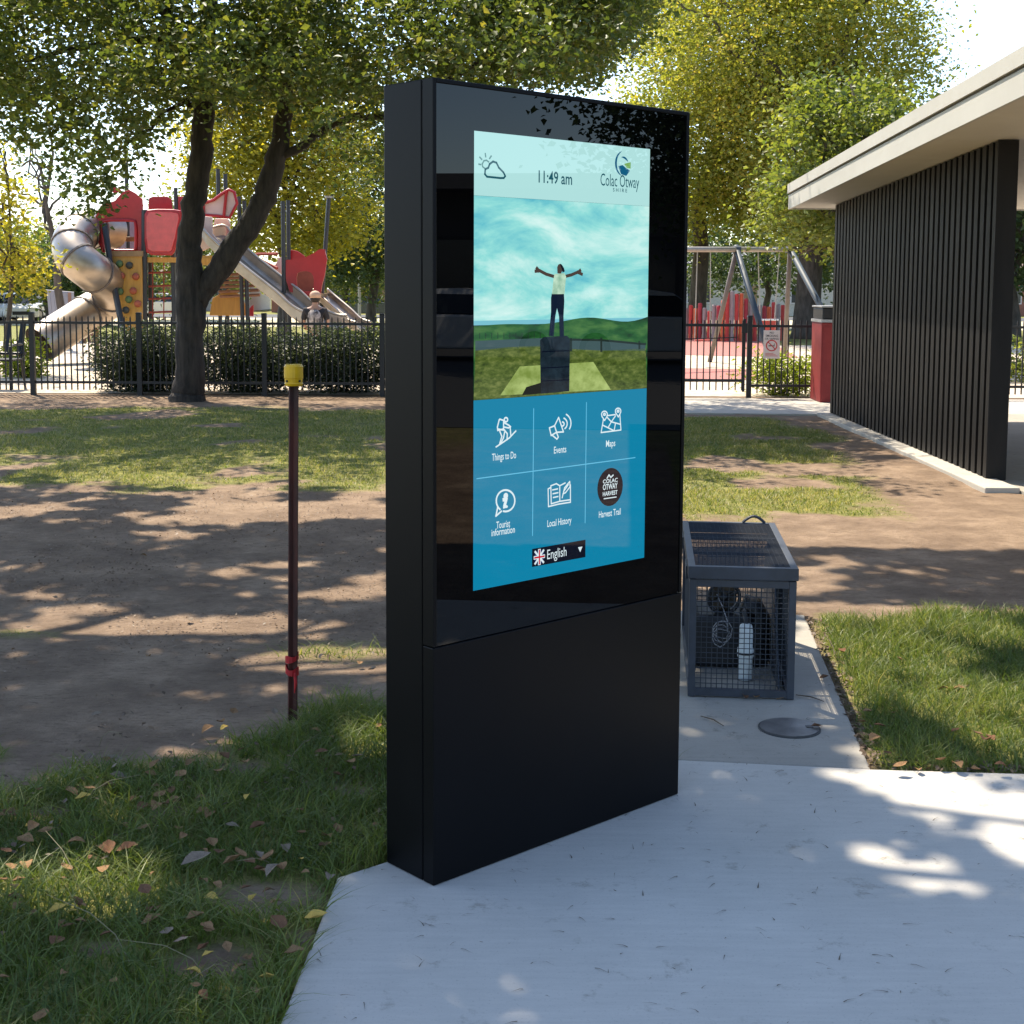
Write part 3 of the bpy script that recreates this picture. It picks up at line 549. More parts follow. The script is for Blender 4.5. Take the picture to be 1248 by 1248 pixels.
MB().tube([fc+Vector((0, 0, .230)), fc+Vector((0, 0, .242)), fc+Vector((.0, .05, .27)), fc+Vector((.02, .14, .25)), CG(.30, .47, .20)], .011, 8).build('hose', M_DARKP, fil, smooth=True)
cbl = []; rng = random.Random(4); cc = vb_+Vector((-.035, -.24, .19))
cbl = [vb_+Vector((-.03, -.05, .30)), vb_+Vector((-.02, -.14, .27)), cc+Vector((.02, 0, .045))]
for k in range(44): a = k*.55; rr = .020+.022*abs(math.sin(k*.37)); cbl.append(cc+Vector((rr*math.cos(a), rng.uniform(-.01, .01), rr*1.15*math.sin(a)-.018*(k > 22))))
co_ = MB().tube(cbl, .0023, 5).build('cable_coil', M_CABLE, base=(vb_.x, vb_.y-.2, .2), smooth=True); tag(co_, 'loose coil of grey cable hanging from the bronze valve in the cage', 'cable')
br_ = MB().obox(CG(CWd-.055, .10, 0), Vector((0, 0, .42)), CV*.62, CU*.006)
br_ = MB().prism([CG(CWd-.050, .10, 0.0), CG(CWd-.050, .85, 0), CG(CWd-.050, .85, .44), CG(CWd-.050, .42, .44)], CU*.006).build('guard_panel', M_CAGE, base=CG(CWd-.05, .5, 0)); tag(br_, 'dark sloping steel guard plate leaning inside the mesh cage', 'panel')

# ------------------------------------------------------------------ round metal cover in the pad
M_STEEL = pm('worn_steel', (.17, .16, .15), (.10, .095, .09), scale=9, rough=.3, metal=.35, r2=.55, bmp=.1, bscale=60)
mc = gnd(962, 887); cov = thing('access_cover', 'round steel access cover set flush in the concrete pad', 'cover', mc)
MB().tube([mc+Vector((0, 0, z)) for z in (-.03, .001)], .112, 40).build('rim', pm('dark_rim', (.05, .05, .05), rough=.6), cov)
lidm = MB().tube([mc+Vector((0, 0, z)) for z in (.0015, .004)], .105, 40).build('plate', M_STEEL, cov)
MB().box(mc.x+.06, mc.x+.085, mc.y-.012, mc.y+.012, .0042, .006).build('lift_slot', M_DARKP, lidm)
# ------------------------------------------------------------------ picket fence along the playground
FY = 19.55
def fence_run(name, label, x0, x1, posts, group=None, dx=.0865, hp=1.15, y=FY, z_top=1.02, z_bot=.17):
    f = thing(name, label, 'fence', ((x0+x1)/2, y, 0), group)
    pm_ = MB().box(-.0085, .0085, -.0085, .0085, .06, 1.09).add([(-.0085, -.0085, 1.09), (.0085, -.0085, 1.09), (.0085, .0085, 1.09), (-.0085, .0085, 1.09), (0, 0, 1.125)], [(0, 1, 4), (1, 2, 4), (2, 3, 4), (3, 0, 4)]).mesh('picket', M_BLACKMET)
    po = MB().box(-.034, .034, -.034, .034, -.1, hp).add([(-.04, -.04, hp), (.04, -.04, hp), (.04, .04, hp), (-.04, .04, hp), (-.03, -.03, hp+.02), (.03, -.03, hp+.02), (.03, .03, hp+.02), (-.03, .03, hp+.02)], [(3, 2, 1, 0), (4, 5, 6, 7), (0, 1, 5, 4), (1, 2, 6, 5), (2, 3, 7, 6), (3, 0, 4, 7)]).mesh('fence_post', M_BLACKMET)
    for p in posts: place('fence_post', po, f, (p, y, 0))
    ps = sorted(set([x0]+list(posts)+[x1]))
    for a, b_ in zip(ps, ps[1:]):
        if b_-a < .12: continue
        for z in (z_top, z_bot): MB().box(a+.036, b_-.036, y-.018, y+.018, z-.018, z+.018).build('rail', M_BLACKMET, f)
        n = max(1, int(round((b_-a-.07)/dx)))
        for i in range(1, n): place('picket', pm_, f, (a+.035+(b_-a-.07)*i/n, y, 0))
    return f
fx = [gnd(p, 480).x*FY/gnd(p, 480).y for p in (41, 171, 323, 466)]
fence_run('picket_fence', 'black steel picket fence in front of the hedge and red play tower', -8.6, 1.05, [-8.6]+fx+[-.2, 1.05])
gp_ = at(912, 487, FY).x
fence_run('picket_fence', 'black steel picket fence carrying the no smoking sign beside the red bin', gp_, 12.5, [gp_, gp_+2.4, gp_+4.8, gp_+7.2, 12.5])
gt = thing('picket_gate', 'black steel picket gate in the fence before the swings', 'gate', ((1.12+gp_)/2, FY, 0))
g0, g1 = 1.13, gp_-.06
pmg = MB().box(-.008, .008, -.008, .008, .10, 1.10).mesh('picket', M_BLACKMET)
for i in range(24): place('picket', pmg, gt, (g0+.04+(g1-g0-.08)*i/23, FY, 0))
for z in (1.03, .24): MB().box(g0, g1, FY-.02, FY+.02, z-.02, z+.02).build('rail', M_BLACKMET, gt)
for x in (g0, g1-.035): MB().box(x, x+.035, FY-.022, FY+.022, .08, 1.12).build('stile', M_BLACKMET, gt)
mb = MB(); ql = g0+.9*(g1-g0); mb.tube([(g0+.1+(ql-g0)*i/10, FY-.03, .86-.10*math.sin(math.pi*i/10)*.3) for i in range(11)], .008, 6); mb.build('gate_bar', M_BLACKMET, gt)
MB().box(g1-.06, g1+.02, FY-.05, FY-.023, .92, 1.06).build('latch', M_BLACKMET, gt)

# ------------------------------------------------------------------ no smoking sign on the fence
sg0 = at(930, 437, FY-.03); sg1 = at(951, 402.5, FY-.03); M_SIGN = pm('sign_white', (.74, .66, .60), (.70, .62, .57), rough=.5); M_SRED = pm('sign_red', (.62, .05, .05), rough=.5); M_SBLK = pm('sign_black', (.05, .03, .03), rough=.5)
sg = thing('no_smoking_sign', 'small white no smoking sign fixed to the black picket fence', 'sign', ((sg0.x+sg1.x)/2, FY-.03, 0))
MB().box(sg0.x, sg1.x, FY-.028, FY-.023, sg0.z, sg1.z).build('board', M_SIGN, sg, bevel=.002)
scx = (sg0.x+sg1.x)/2; scz = sg0.z+(sg1.z-sg0.z)*.46; yy = FY-.0295
def ringm(cx, cz, r0, r1, y, n=28):
    mb = MB()
    for k in range(n):
        a, c_ = 2*math.pi*k/n, 2*math.pi*(k+1)/n; mb.sheet([(cx+r*math.cos(q), y, cz+r*math.sin(q)) for r, q in ((r0, a), (r1, a), (r1, c_), (r0, c_))])
    return mb
rg = ringm(scx, scz, .066, .083, yy); d_ = Vector((.7071, 0, -.7071)); n_ = Vector((.7071, 0, .7071)); c_ = Vector((scx, yy, scz))
rg.sheet([c_-d_*.07-n_*.007, c_+d_*.07-n_*.007, c_+d_*.07+n_*.007, c_-d_*.07+n_*.007]); rg.build('prohibition_ring', M_SRED, sg)
mb = MB().sheet([(scx-.045, yy+.0005, scz-.012), (scx+.02, yy+.0005, scz-.012), (scx+.02, yy+.0005, scz+.004), (scx-.045, yy+.0005, scz+.004)]); mb.sheet([(scx+.024, yy+.0005, scz-.012), (scx+.042, yy+.0005, scz-.012), (scx+.042, yy+.0005, scz+.03), (scx+.034, yy+.0005, scz+.03), (scx+.034, yy+.0005, scz+.004), (scx+.024, yy+.0005, scz+.004)]); mb.build('cigarette', M_SBLK, sg)
def wtext(name, s, parent, x0, x1, y, z, h, mat):
    cu = bpy.data.curves.new(name, 'FONT'); cu.body = s; cu.offset = .012; cu.resolution_u = 2; ob = bpy.data.objects.new(name, cu); COL.objects.link(ob)
    me = bpy.data.meshes.new_from_object(ob.evaluated_get(bpy.context.evaluated_depsgraph_get())); bpy.data.objects.remove(ob, do_unlink=True)
    xs = [v.co.x for v in me.vertices]; a, b_ = min(xs), max(xs)
    for v in me.vertices: v.co = Vector((x0+(v.co.x-a)/(b_-a)*(x1-x0), y, z+v.co.y*h/.69))-BASE[parent.name]
    me.materials.append(mat); ob = bpy.data.objects.new(name, me); COL.objects.link(ob); ob.parent = parent; BASE[ob.name] = BASE[parent.name]; return ob
w_ = sg1.x-sg0.x; hz = sg1.z
wtext('sign_text', 'NO', sg, scx-.03, scx+.03, yy, hz-.050, .030, M_SBLK); wtext('sign_text', 'SMOKING', sg, sg0.x+.03, sg1.x-.03, yy, hz-.094, .030, M_SBLK); wtext('sign_text', 'OR VAPING', sg, sg0.x+.02, sg1.x-.02, yy, hz-.136, .028, M_SBLK)
mb = MB()
for k in range(3): mb.box(sg0.x+.03, sg1.x-.03-.03*k, yy, yy+.0005, sg0.z+.035+.018*k, sg0.z+.042+.018*k)
mb.build('fine_print', M_SRED, sg)

# ------------------------------------------------------------------ red bin enclosure
M_RED = pm('red_bin_paint', (.27, .022, .022), (.22, .016, .018), scale=5, rough=.5, r2=.65)
bn = gnd(999, 491); bw, bd_ = .62, .62; bzt = at(990, 393, bn.y).z
bin_ = thing('bin_enclosure', 'red metal rubbish bin enclosure with black hood beside the slatted wall', 'bin', (bn.x+bw/2, bn.y+bd_/2, 0))
MB().box(bn.x, bn.x+bw, bn.y, bn.y+bd_, .006, bzt).build('cabinet', M_RED, bin_, bevel=.012)
MB().box(bn.x+.02, bn.x+bw-.02, bn.y-.008, bn.y-.0005, .05, bzt-.05).build('door', M_RED, bin_, bevel=.003)
mb = MB()
for k in range(5): mb.box(bn.x+.22, bn.x+.42, bn.y-.010, bn.y-.0085, .14+.13*k, .155+.13*k)
mb.build('vent_slot', M_DARKP, bin_)
MB().box(bn.x-.01, bn.x+bw+.01, bn.y-.01, bn.y+bd_+.01, bzt+.001, bzt+.04).build('collar', pm('bin_collar', (.45, .45, .46), rough=.4, metal=.4), bin_)
MB().box(bn.x+.01, bn.x+bw-.01, bn.y+.01, bn.y+bd_-.01, bzt+.041, bzt+.20).build('hood', M_DARKP, bin_, bevel=.02)
MB().box(bn.x-.005, bn.x+bw+.005, bn.y-.005, bn.y+bd_+.005, bzt+.2005, bzt+.225).build('hood_rim', pm('bin_rim', (.3, .3, .3), rough=.5), bin_, bevel=.008)
MB().box(bn.x+.19, bn.x+.33, bn.y-.0105, bn.y-.0088, bzt-.26, bzt-.08).build('notice', M_SIGN, bin_)

# ------------------------------------------------------------------ park shelter with a slatted wall
WF, WN = Vector((3.95, 16.89, 0)), Vector((3.90, 11.14, 0)); WD = (WN-WF); WL = WD.length; WDn = WD.normalized(); WO = Vector((-1, 0, 0))
def soff(y): return 2.585+(16.9-y)*.0315
sh = thing('park_shelter', 'park shelter with dark vertical slatted wall under a pale flat roof', 'shelter', (5.5, 13, 0))
M_CLAD = pm('charcoal_cladding', (.014, .012, .011), (.009, .008, .0075), scale=5, spec=.2, rough=.45, bmp=.2, bscale=30, stretch=(1, 1, .15), r2=.6)
M_FASC = pm('beige_steel', (.60, .585, .55), (.56, .545, .51), scale=2, rough=.55); M_SOFF = pm('soffit_sheet', (.70, .65, .58), (.66, .61, .54), scale=2, rough=.7); M_ROOF = pm('roof_sheet', (.35, .34, .33), rough=.5, metal=.3)
zb = .035
MB().prism([WF+Vector((.03, 0, zb)), WN+Vector((.03, 0, zb)), WN+Vector((.03, 0, soff(WN.y)-.012)), WF+Vector((.03, 0, soff(WF.y)-.012))], (.115, 0, 0)).build('wall', pm('wall_gap_shade', (.005, .0045, .0045), rough=.8, spec=.1), sh)  # wall colour darkened to deepen the shade between the battens
pitch = .158; nb = int(WL/pitch)
for i in range(nb):
    a = WF+WDn*(i*pitch+.012); b_ = a+WDn*(pitch-.062); za, zc = soff(a.y)-.010, soff(b_.y)-.010
    MB().prism([a+Vector((.029, 0, zb)), b_+Vector((.029, 0, zb)), b_+Vector((.029, 0, zc)), a+Vector((.029, 0, za))], (-.046, 0, 0)).build('batten', M_CLAD, sh)
a = WF+WDn*(nb*pitch+.01)
MB().prism([a+Vector((.0285, 0, zb-.02)), WN+Vector((.0285, 0, zb-.02)), WN+Vector((.0285, 0, soff(WN.y)-.009)), a+Vector((.0285, 0, soff(a.y)-.009))], (-.048, 0, 0)).build('edge_board', M_CLAD, sh)
MB().obox(WN+Vector((-.02, -.0255, zb-.02)), Vector((.165, 0, 0)), Vector((0, .025, 0)), Vector((0, 0, soff(WN.y)-.02))).build('end_board', M_CLAD, sh)
RX0, RX1 = 3.48, 11.0; RY0, RY1 = 5.9, 17.5
def fx_(y): return 3.48+(17.5-y)*(-.0224)
def fpr(dx0, dx1, z0, z1, name, mat):      # long board along the roof edge following the roof's fall
    vs = []
    for y in (RY0, RY1):
        for dx, dz in ((dx0, z0), (dx1, z0), (dx1, z1), (dx0, z1)): vs.append((fx_(y)+dx, y, soff(y)+dz))
    return MB().add(vs, [(0, 1, 2, 3), (7, 6, 5, 4), (0, 4, 5, 1), (1, 5, 6, 2), (2, 6, 7, 3), (3, 7, 4, 0)]).build(name, mat, sh)
fpr(0, .03, -.012, .165, 'fascia', M_FASC); fpr(-.016, .03, .185, .30, 'roof_flashing', M_FASC); fpr(.012, .03, .1655, .1845, 'drip_gap', pm('drip_gap', (.12, .10, .09), rough=.7))
def fend(y0, y1, z0, z1, name, mat):
    x0 = fx_(RY1)+.0305; return MB().box(x0, RX1, y0, y1, soff(RY1)+z0, soff(RY1)+z1).build(name, mat, sh)
fend(RY1-.03, RY1-.001, -.012, .165, 'fascia', M_FASC); fend(RY1-.03, RY1+.016, .185, .30, 'roof_flashing', M_FASC)
ys = [RY1-.031-1.25*i for i in range(10)]
for y1, y0 in zip(ys, ys[1:]):
    for x0, x1 in ((0, 1.8), (1.806, 4.2), (4.206, 6.6)):
        vs = []
        for y in (y0+.006, y1):
            xa = fx_(y)+.031+x0; xb = fx_(y)+.031+x1
            vs += [(xa, y, soff(y)), (xb, y, soff(y)), (xb, y, soff(y)+.012), (xa, y, soff(y)+.012)]
        MB().add(vs, [(0, 1, 2, 3), (7, 6, 5, 4), (0, 4, 5, 1), (1, 5, 6, 2), (2, 6, 7, 3), (3, 7, 4, 0)]).build('soffit_panel', M_SOFF, sh)
vs = []
for y in (RY0, RY1-.032): vs += [(fx_(y)+.0305, y, soff(y)+.03), (RX1, y, soff(y)+.03), (RX1, y, soff(y)+.29), (fx_(y)+.0305, y, soff(y)+.29)]
MB().add(vs, [(0, 1, 2, 3), (7, 6, 5, 4), (0, 4, 5, 1), (1, 5, 6, 2), (2, 6, 7, 3), (3, 7, 4, 0)]).build('roof', M_ROOF, sh)
for x, y in ((10.6, 16.8), (10.6, 11.3), (10.6, 6.3), (7.2, 6.3)): MB().box(x-.05, x+.05, y-.05, y+.05, .012, soff(y)-.001).build('roof_post', M_BLACKMET, sh)
MB().box(8.2, 8.36, 16.9, 17.02, soff(17)-.30, soff(17)-.001).build('lamp', M_WHP, sh)

# ------------------------------------------------------------------ swing set
M_NAVY = pm('navy_paint', (.022, .040, .062), (.03, .05, .075), scale=10, rough=.6); M_GALV = pm('galvanised', (.40, .37, .33), (.32, .29, .26), scale=8, rough=.5, metal=.5); M_GALVD = pm('weathered_steel', (.17, .14, .125), (.13, .11, .1), rough=.6)
M_CHAIN = pm('chain', (.42, .40, .36), rough=.5, metal=.4); M_SEAT = pm('seat_red', (.45, .05, .04), rough=.5)
SA, SB = at(898, 304, 27.6), at(963, 304, 28.4); SL = SA+(SA-SB)*2.0
sw = thing('swing_set', 'navy and galvanised swing frame with a long grey top beam', 'swing frame', ((SA+SB)/2)*1.0); BASE[sw.name] = Vector(((SA.x+SB.x)/2, 28, 0)); sw.location = BASE[sw.name]
MB().tube([SB+(SB-SA)*.03, SA, SL], .055, 10).build('top_beam', M_GALV, sw, smooth=True)
for P_, rear, front in ((SA, gnd(865, 441), Vector((5.02, 26.3, 0))), (SB, gnd(956, 437), Vector((6.55, 26.2, 0))), (SL, Vector((SL.x-.3, 28.0, 0)), Vector((SL.x+.4, 24.8, 0)))):
    d = (P_-front).normalized(); MB().tube([front, P_+d*.08], .062, 10).build('front_leg', M_NAVY, sw, smooth=True)
    d = (P_-rear).normalized(); MB().tube([rear, P_-d*.06], .05, 10).build('rear_leg', M_GALVD, sw, smooth=True)
    MB().tube([P_+Vector((-.08, 0, 0)), P_+Vector((.08, 0, 0))], .075, 10).build('beam_clamp', M_NAVY, sw)
def beam_at(px):
    r = ray(px, 305); k = (SB-SA); u = (r.x*SA.y-r.y*SA.x)/(r.y*k.x-r.x*k.y); return SA+k*u
for i, (pa, pb, seat, lab) in enumerate(((866, 850, .5, 'flat red swing seat hanging beside the thin tree trunk'), (924, 950, .62, 'red toddler bucket swing hanging between the navy swing legs'))):
    A, B_ = beam_at(pa), beam_at(pb); mid = (A+B_)/2; s_ = thing('swing', lab, 'swing', (mid.x, mid.y, seat))
    ux = (B_-A).normalized(); q0, q1 = Vector((mid.x, mid.y, seat+.02))-ux*.2, Vector((mid.x, mid.y, seat+.02))+ux*.2
    for p, q in ((A, q0), (B_, q1)): MB().tube([p-Vector((0, 0, .05)), q+Vector((0, 0, .25 if i else 0))], .011, 5).build('chain', M_CHAIN, s_)
    if i == 0: MB().obox(q0-Vector((0, .08, .02)), q1-q0, Vector((0, .16, 0)), Vector((0, 0, .03))).build('seat', M_SEAT, s_, bevel=.01)
    else:
        mb = MB(); c = (q0+q1)/2; mb.tube([c+Vector((0, 0, z)) for z in (-.04, 0, .12, .26)], [.12, .17, .2, .215], 14, True); mb.build('seat', M_SEAT, s_); MB().tube([c+Vector((.22*math.cos(k*math.pi/10), .22*math.sin(k*math.pi/10), .26)) for k in range(21)], .016, 6, False).build('seat_rim', M_WHP, s_)
# ------------------------------------------------------------------ row of painted timber posts
COLS = [pm('post_red', (.55, .05, .04), rough=.6), pm('post_orange', (.68, .13, .04), rough=.6), pm('post_grey', (.34, .29, .27), rough=.7), pm('post_crimson', (.40, .035, .05), rough=.6)]
r_ = random.Random(9); pal = thing('post_palisade', 'row of red, orange and grey painted timber posts behind the swings', 'post row', (5.2, 40, 0)); prof = [(835, 377), (850, 372), (862, 376), (874, 374), (884, 362), (893, 355), (905, 358), (914, 366), (922, 376), (934, 372), (946, 366), (956, 374)]
px = 831.0; k = 0
while px < 958:
    yt = np.interp(px, [p[0] for p in prof], [p[1] for p in prof])+r_.uniform(-4, 4); Yp = 40.5-1.2*math.sin((px-831)/127*math.pi); p = at(px, yt, Yp); w = .062
    MB().tube([(p.x, p.y, -.03), (p.x, p.y, p.z-.03), (p.x, p.y, p.z)], [w, w, w*.7], 10).build('timber_post', COLS[[0, 2, 0, 1, 3, 2, 0, 2, 3, 1][k % 10]], pal); k += 1; px += 5.6
# ------------------------------------------------------------------ play tower with tube slide, wave slide and climbing wall
M_PRED = pm('red_polyethylene', (.48, .02, .028), (.40, .015, .022), scale=4, rough=.32); M_PLT = pm('pale_panel', (.75, .58, .52), (.68, .5, .45), scale=4, rough=.4)
M_SS = pm('stainless', (.50, .43, .35), (.38, .32, .26), scale=3, rough=.36, metal=.85, r2=.42); M_PLY = pm('honey_ply', (.62, .33, .06), (.50, .25, .045), scale=5, rough=.5, stretch=(4, 1, .5)); M_PLYD = pm('ply_trim', (.36, .22, .10), rough=.6)
M_PPOST = pm('play_post', (.028, .032, .040), (.035, .04, .048), rough=.4); M_LILAC = pm('lilac_panel', (.42, .36, .45), rough=.5); M_ROPE = pm('red_rope', (.40, .08, .06), rough=.8); M_TIMB = pm('play_timber', (.33, .17, .10), (.24, .12, .07), scale=6, rough=.7)
PY = 27.0
def c7(x, y, Y=PY): return at(40+x/5.2, 200+y/5.2, Y)
def c8(x, y, Y=PY): return at(230+x/5.2, 200+y/5.2, Y)
tw = thing('play_tower', 'red play tower with steel tube slide, timber climbing wall and wave slide', 'playground', (c7(560, 900).x, PY+.6, 0))
def pane(pts, name, mat, th=.05, par=None, bev=.012):
    return MB().prism(pts, (0, th, 0)).build(name, mat, par or tw, bevel=bev)
def pole(p, q, name='post', r=.042, mat=None): return MB().tube([p, q], r, 10).build(name, mat or M_PPOST, tw)
def ring(pts_out, pts_in, name, mat, th=.05):      # panel with a window: outer and inner loops of equal length
    mb = MB(); n = len(pts_out); e_ = Vector((0, th, 0))
    for i in range(n):
        j = (i+1) % n; mb.add([pts_out[i], pts_out[j], pts_in[j], pts_in[i], pts_out[i]+e_, pts_out[j]+e_, pts_in[j]+e_, pts_in[i]+e_], [(0, 1, 2, 3), (7, 6, 5, 4), (0, 4, 5, 1), (2, 6, 7, 3)])
    return mb.build(name, mat, tw)
def smooth_line(p, n=6):
    out = []; p = [Vector(q) for q in p]
    for i in range(len(p)-1):
        p0, p1, p2, p3 = p[max(i-1, 0)], p[i], p[i+1], p[min(i+2, len(p)-1)]
        for k in range(n):
            t_ = k/n; out.append(.5*((2*p1)+(p2-p0)*t_+(2*p0-5*p1+4*p2-p3)*t_*t_+(3*p1-p0-3*p2+p3)*t_**3))
    return out+[p[-1]]
# red entrance panel with an opening
outer = [c7(*p) for p in ((440, 560), (405, 470), (378, 375), (430, 262), (520, 232), (565, 180), (605, 160), (650, 185), (692, 222), (698, 400), (696, 550), (640, 556))]
inner = [c7(*p) for p in ((452, 548), (440, 470), (440, 385), (450, 362), (500, 356), (540, 356), (580, 356), (620, 356), (648, 362), (655, 400), (655, 540), (640, 548))]
ring(outer, inner, 'entrance_panel', M_PRED, .06)
tr_ = MB().tube([p+Vector((0, -.02, 0)) for p in inner+[inner[0]]], .03, 6, False).build('entrance_trim', M_PRED, tw, smooth=True)
pane([c7(x, y, PY+1.5) for x, y in ((460, 556), (460, 360), (650, 360), (650, 556))], 'back_panel', M_LILAC)
MB().tube([c7(535, 385, PY+1.45), c7(535, 385, PY+1.49)], .20, 20).build('porthole', M_DARKP, tw)
pane([c7(x, y, PY+1.0) for x, y in ((490, 490), (490, 460), (650, 460), (650, 490))], 'cross_rail', M_PLYD, .06)
# bubble panel
bp = [c7(715, 320), c7(730, 292), c7(800, 286), c7(900, 288), c7(950, 296), c7(958, 330), c7(930, 470), c7(905, 560), c7(885, 580), c7(760, 578), c7(725, 560), c7(715, 480)]
bub = pane([p+Vector((0, -.12, 0)) for p in bp], 'bubble_panel', M_PRED, .08, bev=.03)
mid = sum(bp, Vector())/len(bp)
pane([mid+(p-mid)*.86+Vector((0, -.15, 0)) for p in bp], 'bubble_window', pm('red_window', (.68, .06, .07), rough=.12), .03, bub, .012)
for pts in (((730, 285), (735, 215), (760, 205), (850, 205), (880, 225), (885, 285)), ((920, 300), (918, 205), (1000, 202), (1080, 210), (1090, 300))): pane([c7(x, y, PY+1.6) for x, y in pts], 'rear_barrier', M_PRED, .05)
pane([c7(x, y, PY+1.2) for x, y in ((465, 105), (500, 130), (560, 165), (520, 190), (470, 150))], 'roof_fin', M_PRED, .05)
dz = c7(700, 590).z; x0_, x1_ = c7(420, 560).x, c8(300, 540).x
MB().box(x0_, x1_, PY+.08, PY+1.7, dz-.06, dz).build('deck', M_PLYD, tw); MB().box(c7(700, 600).x, c8(140, 560).x, PY-.02, PY+.07, dz-.10, dz-.002).build('deck_edge', M_PLY, tw)
# climbing wall with holds and its leaning posts
cw_pts = [c7(495, 560, PY-.1), c7(690, 560, PY-.1), c7(690, 985, PY-.5), c7(570, 985, PY-.5)]
cw_pts[2].z -= .55; cw_pts[3].z -= .55; cw = MB().prism(cw_pts, (0, .06, 0)).build('climbing_wall', M_PLY, tw)
MB().prism([c7(488, 550, PY-.13), c7(698, 550, PY-.13), c7(698, 585, PY-.14), c7(492, 585, PY-.14)], (0, .1, 0)).build('wall_cap', M_PLYD, cw)
HC = [pm('hold_green', (.10, .17, .06), rough=.6), pm('hold_red', (.40, .10, .05), rough=.6), pm('hold_dark', (.06, .06, .05), rough=.6)]
for k, (x, y, c_) in enumerate(((550, 632, 0), (612, 642, 2), (562, 708, 1), (652, 712, 1), (553, 808, 0), (636, 803, 1), (608, 858, 0), (590, 925, 2), (665, 885, 1))):
    q = c7(x, y, PY-.1-.4*max(0, (y-560))/425); MB().tube([q+Vector((0, .0, 0)), q+Vector((0, -.04, 0)), q+Vector((0, -.07, 0))], [.075, .065, .03], 9).build('climbing_hold', HC[c_], cw, smooth=True)
MB().tube([c7(455, 380, PY-.08), c7(500, 700, PY-.35), c7(560, 1000, PY-.62), c7(600, 1170, PY-.75)], .06, 8).build('leaning_post', M_PPOST, tw)
MB().tube([c7(708, 290, PY-.05), c7(706, 700, PY-.05), c7(702, 1250, PY-.05)], .06, 8).build('leaning_post', M_PPOST, tw)
pole(c7(740, 600, PY+.6), Vector((c7(740, 600, PY+.6).x, PY+.6, 0))); pole(c7(590, -105, PY+1.3), Vector((c7(590, 0, PY+1.3).x, PY+1.3, 0))); pole(c7(905, 150, PY+1.6), Vector((c7(905, 150, PY+1.6).x, PY+1.6, 0)))
pole(c7(886, 560, PY+.1), Vector((c7(886, 560, PY+.1).x, PY+.1, 0)), mat=M_PPOST)
# rope ladder beside the wall
rl = MB()
for y in (690, 775, 855, 940): rl.tube([c7(735, y, PY+.3), c7(890, y-6, PY+.15)], .02, 5)
for x in (760, 830): rl.tube([c7(x, 600, PY+.25), c7(x, 990, PY+.25)], .012, 5)
rl.build('rope_ladder', M_ROPE, tw)
# tube slide
ctr = smooth_line([c7(520, 420, PY+.9), c7(420, 415, PY+.55), c7(330, 420, PY+.1), c7(255, 480, PY-.35), c7(262, 580, PY-.7), c7(345, 660, PY-.75), c7(445, 730, PY-.3), c7(500, 800, PY+.35), c7(470, 870, PY+.75), c7(380, 925, PY+.65), c7(250, 1010, PY+.2), c7(110, 1100, PY-.3), c7(40, 1145, PY-.5)], 6)
tb = MB().tube(ctr, .375, 22, False); tb.tube(ctr[-1:-3:-1], .35, 22, False); ts = tb.build('tube_slide', M_SS, tw, smooth=True)
for i in (9, 14, 20, 26, 33, 44, 56): 
    if i+1 < len(ctr): d = (ctr[i+1]-ctr[i]).normalized(); MB().tube([ctr[i]-d*.02, ctr[i]+d*.02], .395, 22, True).build('flange', M_GALVD, ts)
sp = c7(402, 1060, PY+.4); pole(sp+Vector((0, 0, .05)), Vector((sp.x, sp.y, 0)), 'slide_support', .05, M_PLYD)
# pale side panel and wave slide
wp = [c8(*p) for p in ((60, 315), (60, 240), (125, 218), (175, 180), (222, 150), (258, 168), (275, 240), (228, 332), (160, 322))]
pane([p+Vector((0, .5, 0)) for p in wp], 'side_panel', M_PLT, .05); MB().tube([p+Vector((0, .47, 0)) for p in wp+[wp[0]]], .03, 6, False).build('panel_trim', M_PRED, tw, smooth=True)
MB().tube([c8(240, 165, PY+.46), c8(222, 330, PY+.46)], .03, 6).build('panel_rib', M_PRED, tw)
def chute(line, w, hgt, name, mat, th=.02, seg=8):
    line = smooth_line(line, seg); mb = MB(); vs = []; prof_ = [(-w/2, hgt), (-w/2, .06), (-w/2+.09, 0), (w/2-.09, 0), (w/2, .06), (w/2, hgt)]
    side = Vector((.45, .89, 0)).normalized()
    for p in line: vs += [p+side*a+Vector((0, 0, z)) for a, z in prof_]
    n = len(prof_); fs = [(i*n+k, i*n+k+1, (i+1)*n+k+1, (i+1)*n+k) for i in range(len(line)-1) for k in range(n-1)]
    o = mb.add(vs, fs).build(name, mat, tw, smooth=False); mo = o.modifiers.new('thick', 'SOLIDIFY'); mo.thickness = th; mo.offset = 0; 
    rails = []
    for s_ in (-1, 1): MB().tube([p+side*s_*w/2+Vector((0, 0, hgt)) for p in line], .028, 6).build('side_rail', mat, o, smooth=True)
    return o
chute([c8(70, 480, PY+.2), c8(150, 470, PY+.2), c8(210, 540, PY+.1), c8(330, 650, PY), c8(480, 770, PY-.2), c8(620, 880, PY-.4), c8(740, 985, PY-.6), c8(860, 1040, PY-.7), c8(930, 1048, PY-.75)], .8, .26, 'wave_slide', M_SS)
pane([c8(x, y, PY+.1) for x, y in ((95, 330), (150, 335), (150, 440), (200, 500), (70, 560), (60, 400))], 'slide_hood', M_PLT, .05); pane([c8(x, y, PY+.75) for x, y in ((165, 345), (245, 345), (265, 380), (250, 440), (205, 500), (150, 440))], 'slide_hood', M_PLT, .05)
MB().box(c8(50, 600).x, c8(150, 600).x, PY, PY+.2, c8(0, 640).z, c8(0, 580).z).build('slide_beam', M_PLY, tw)
for x, y in ((185, 30), (232, 62)): p = c8(x, y, PY+1.4); pole(p, Vector((p.x, p.y, 0)))
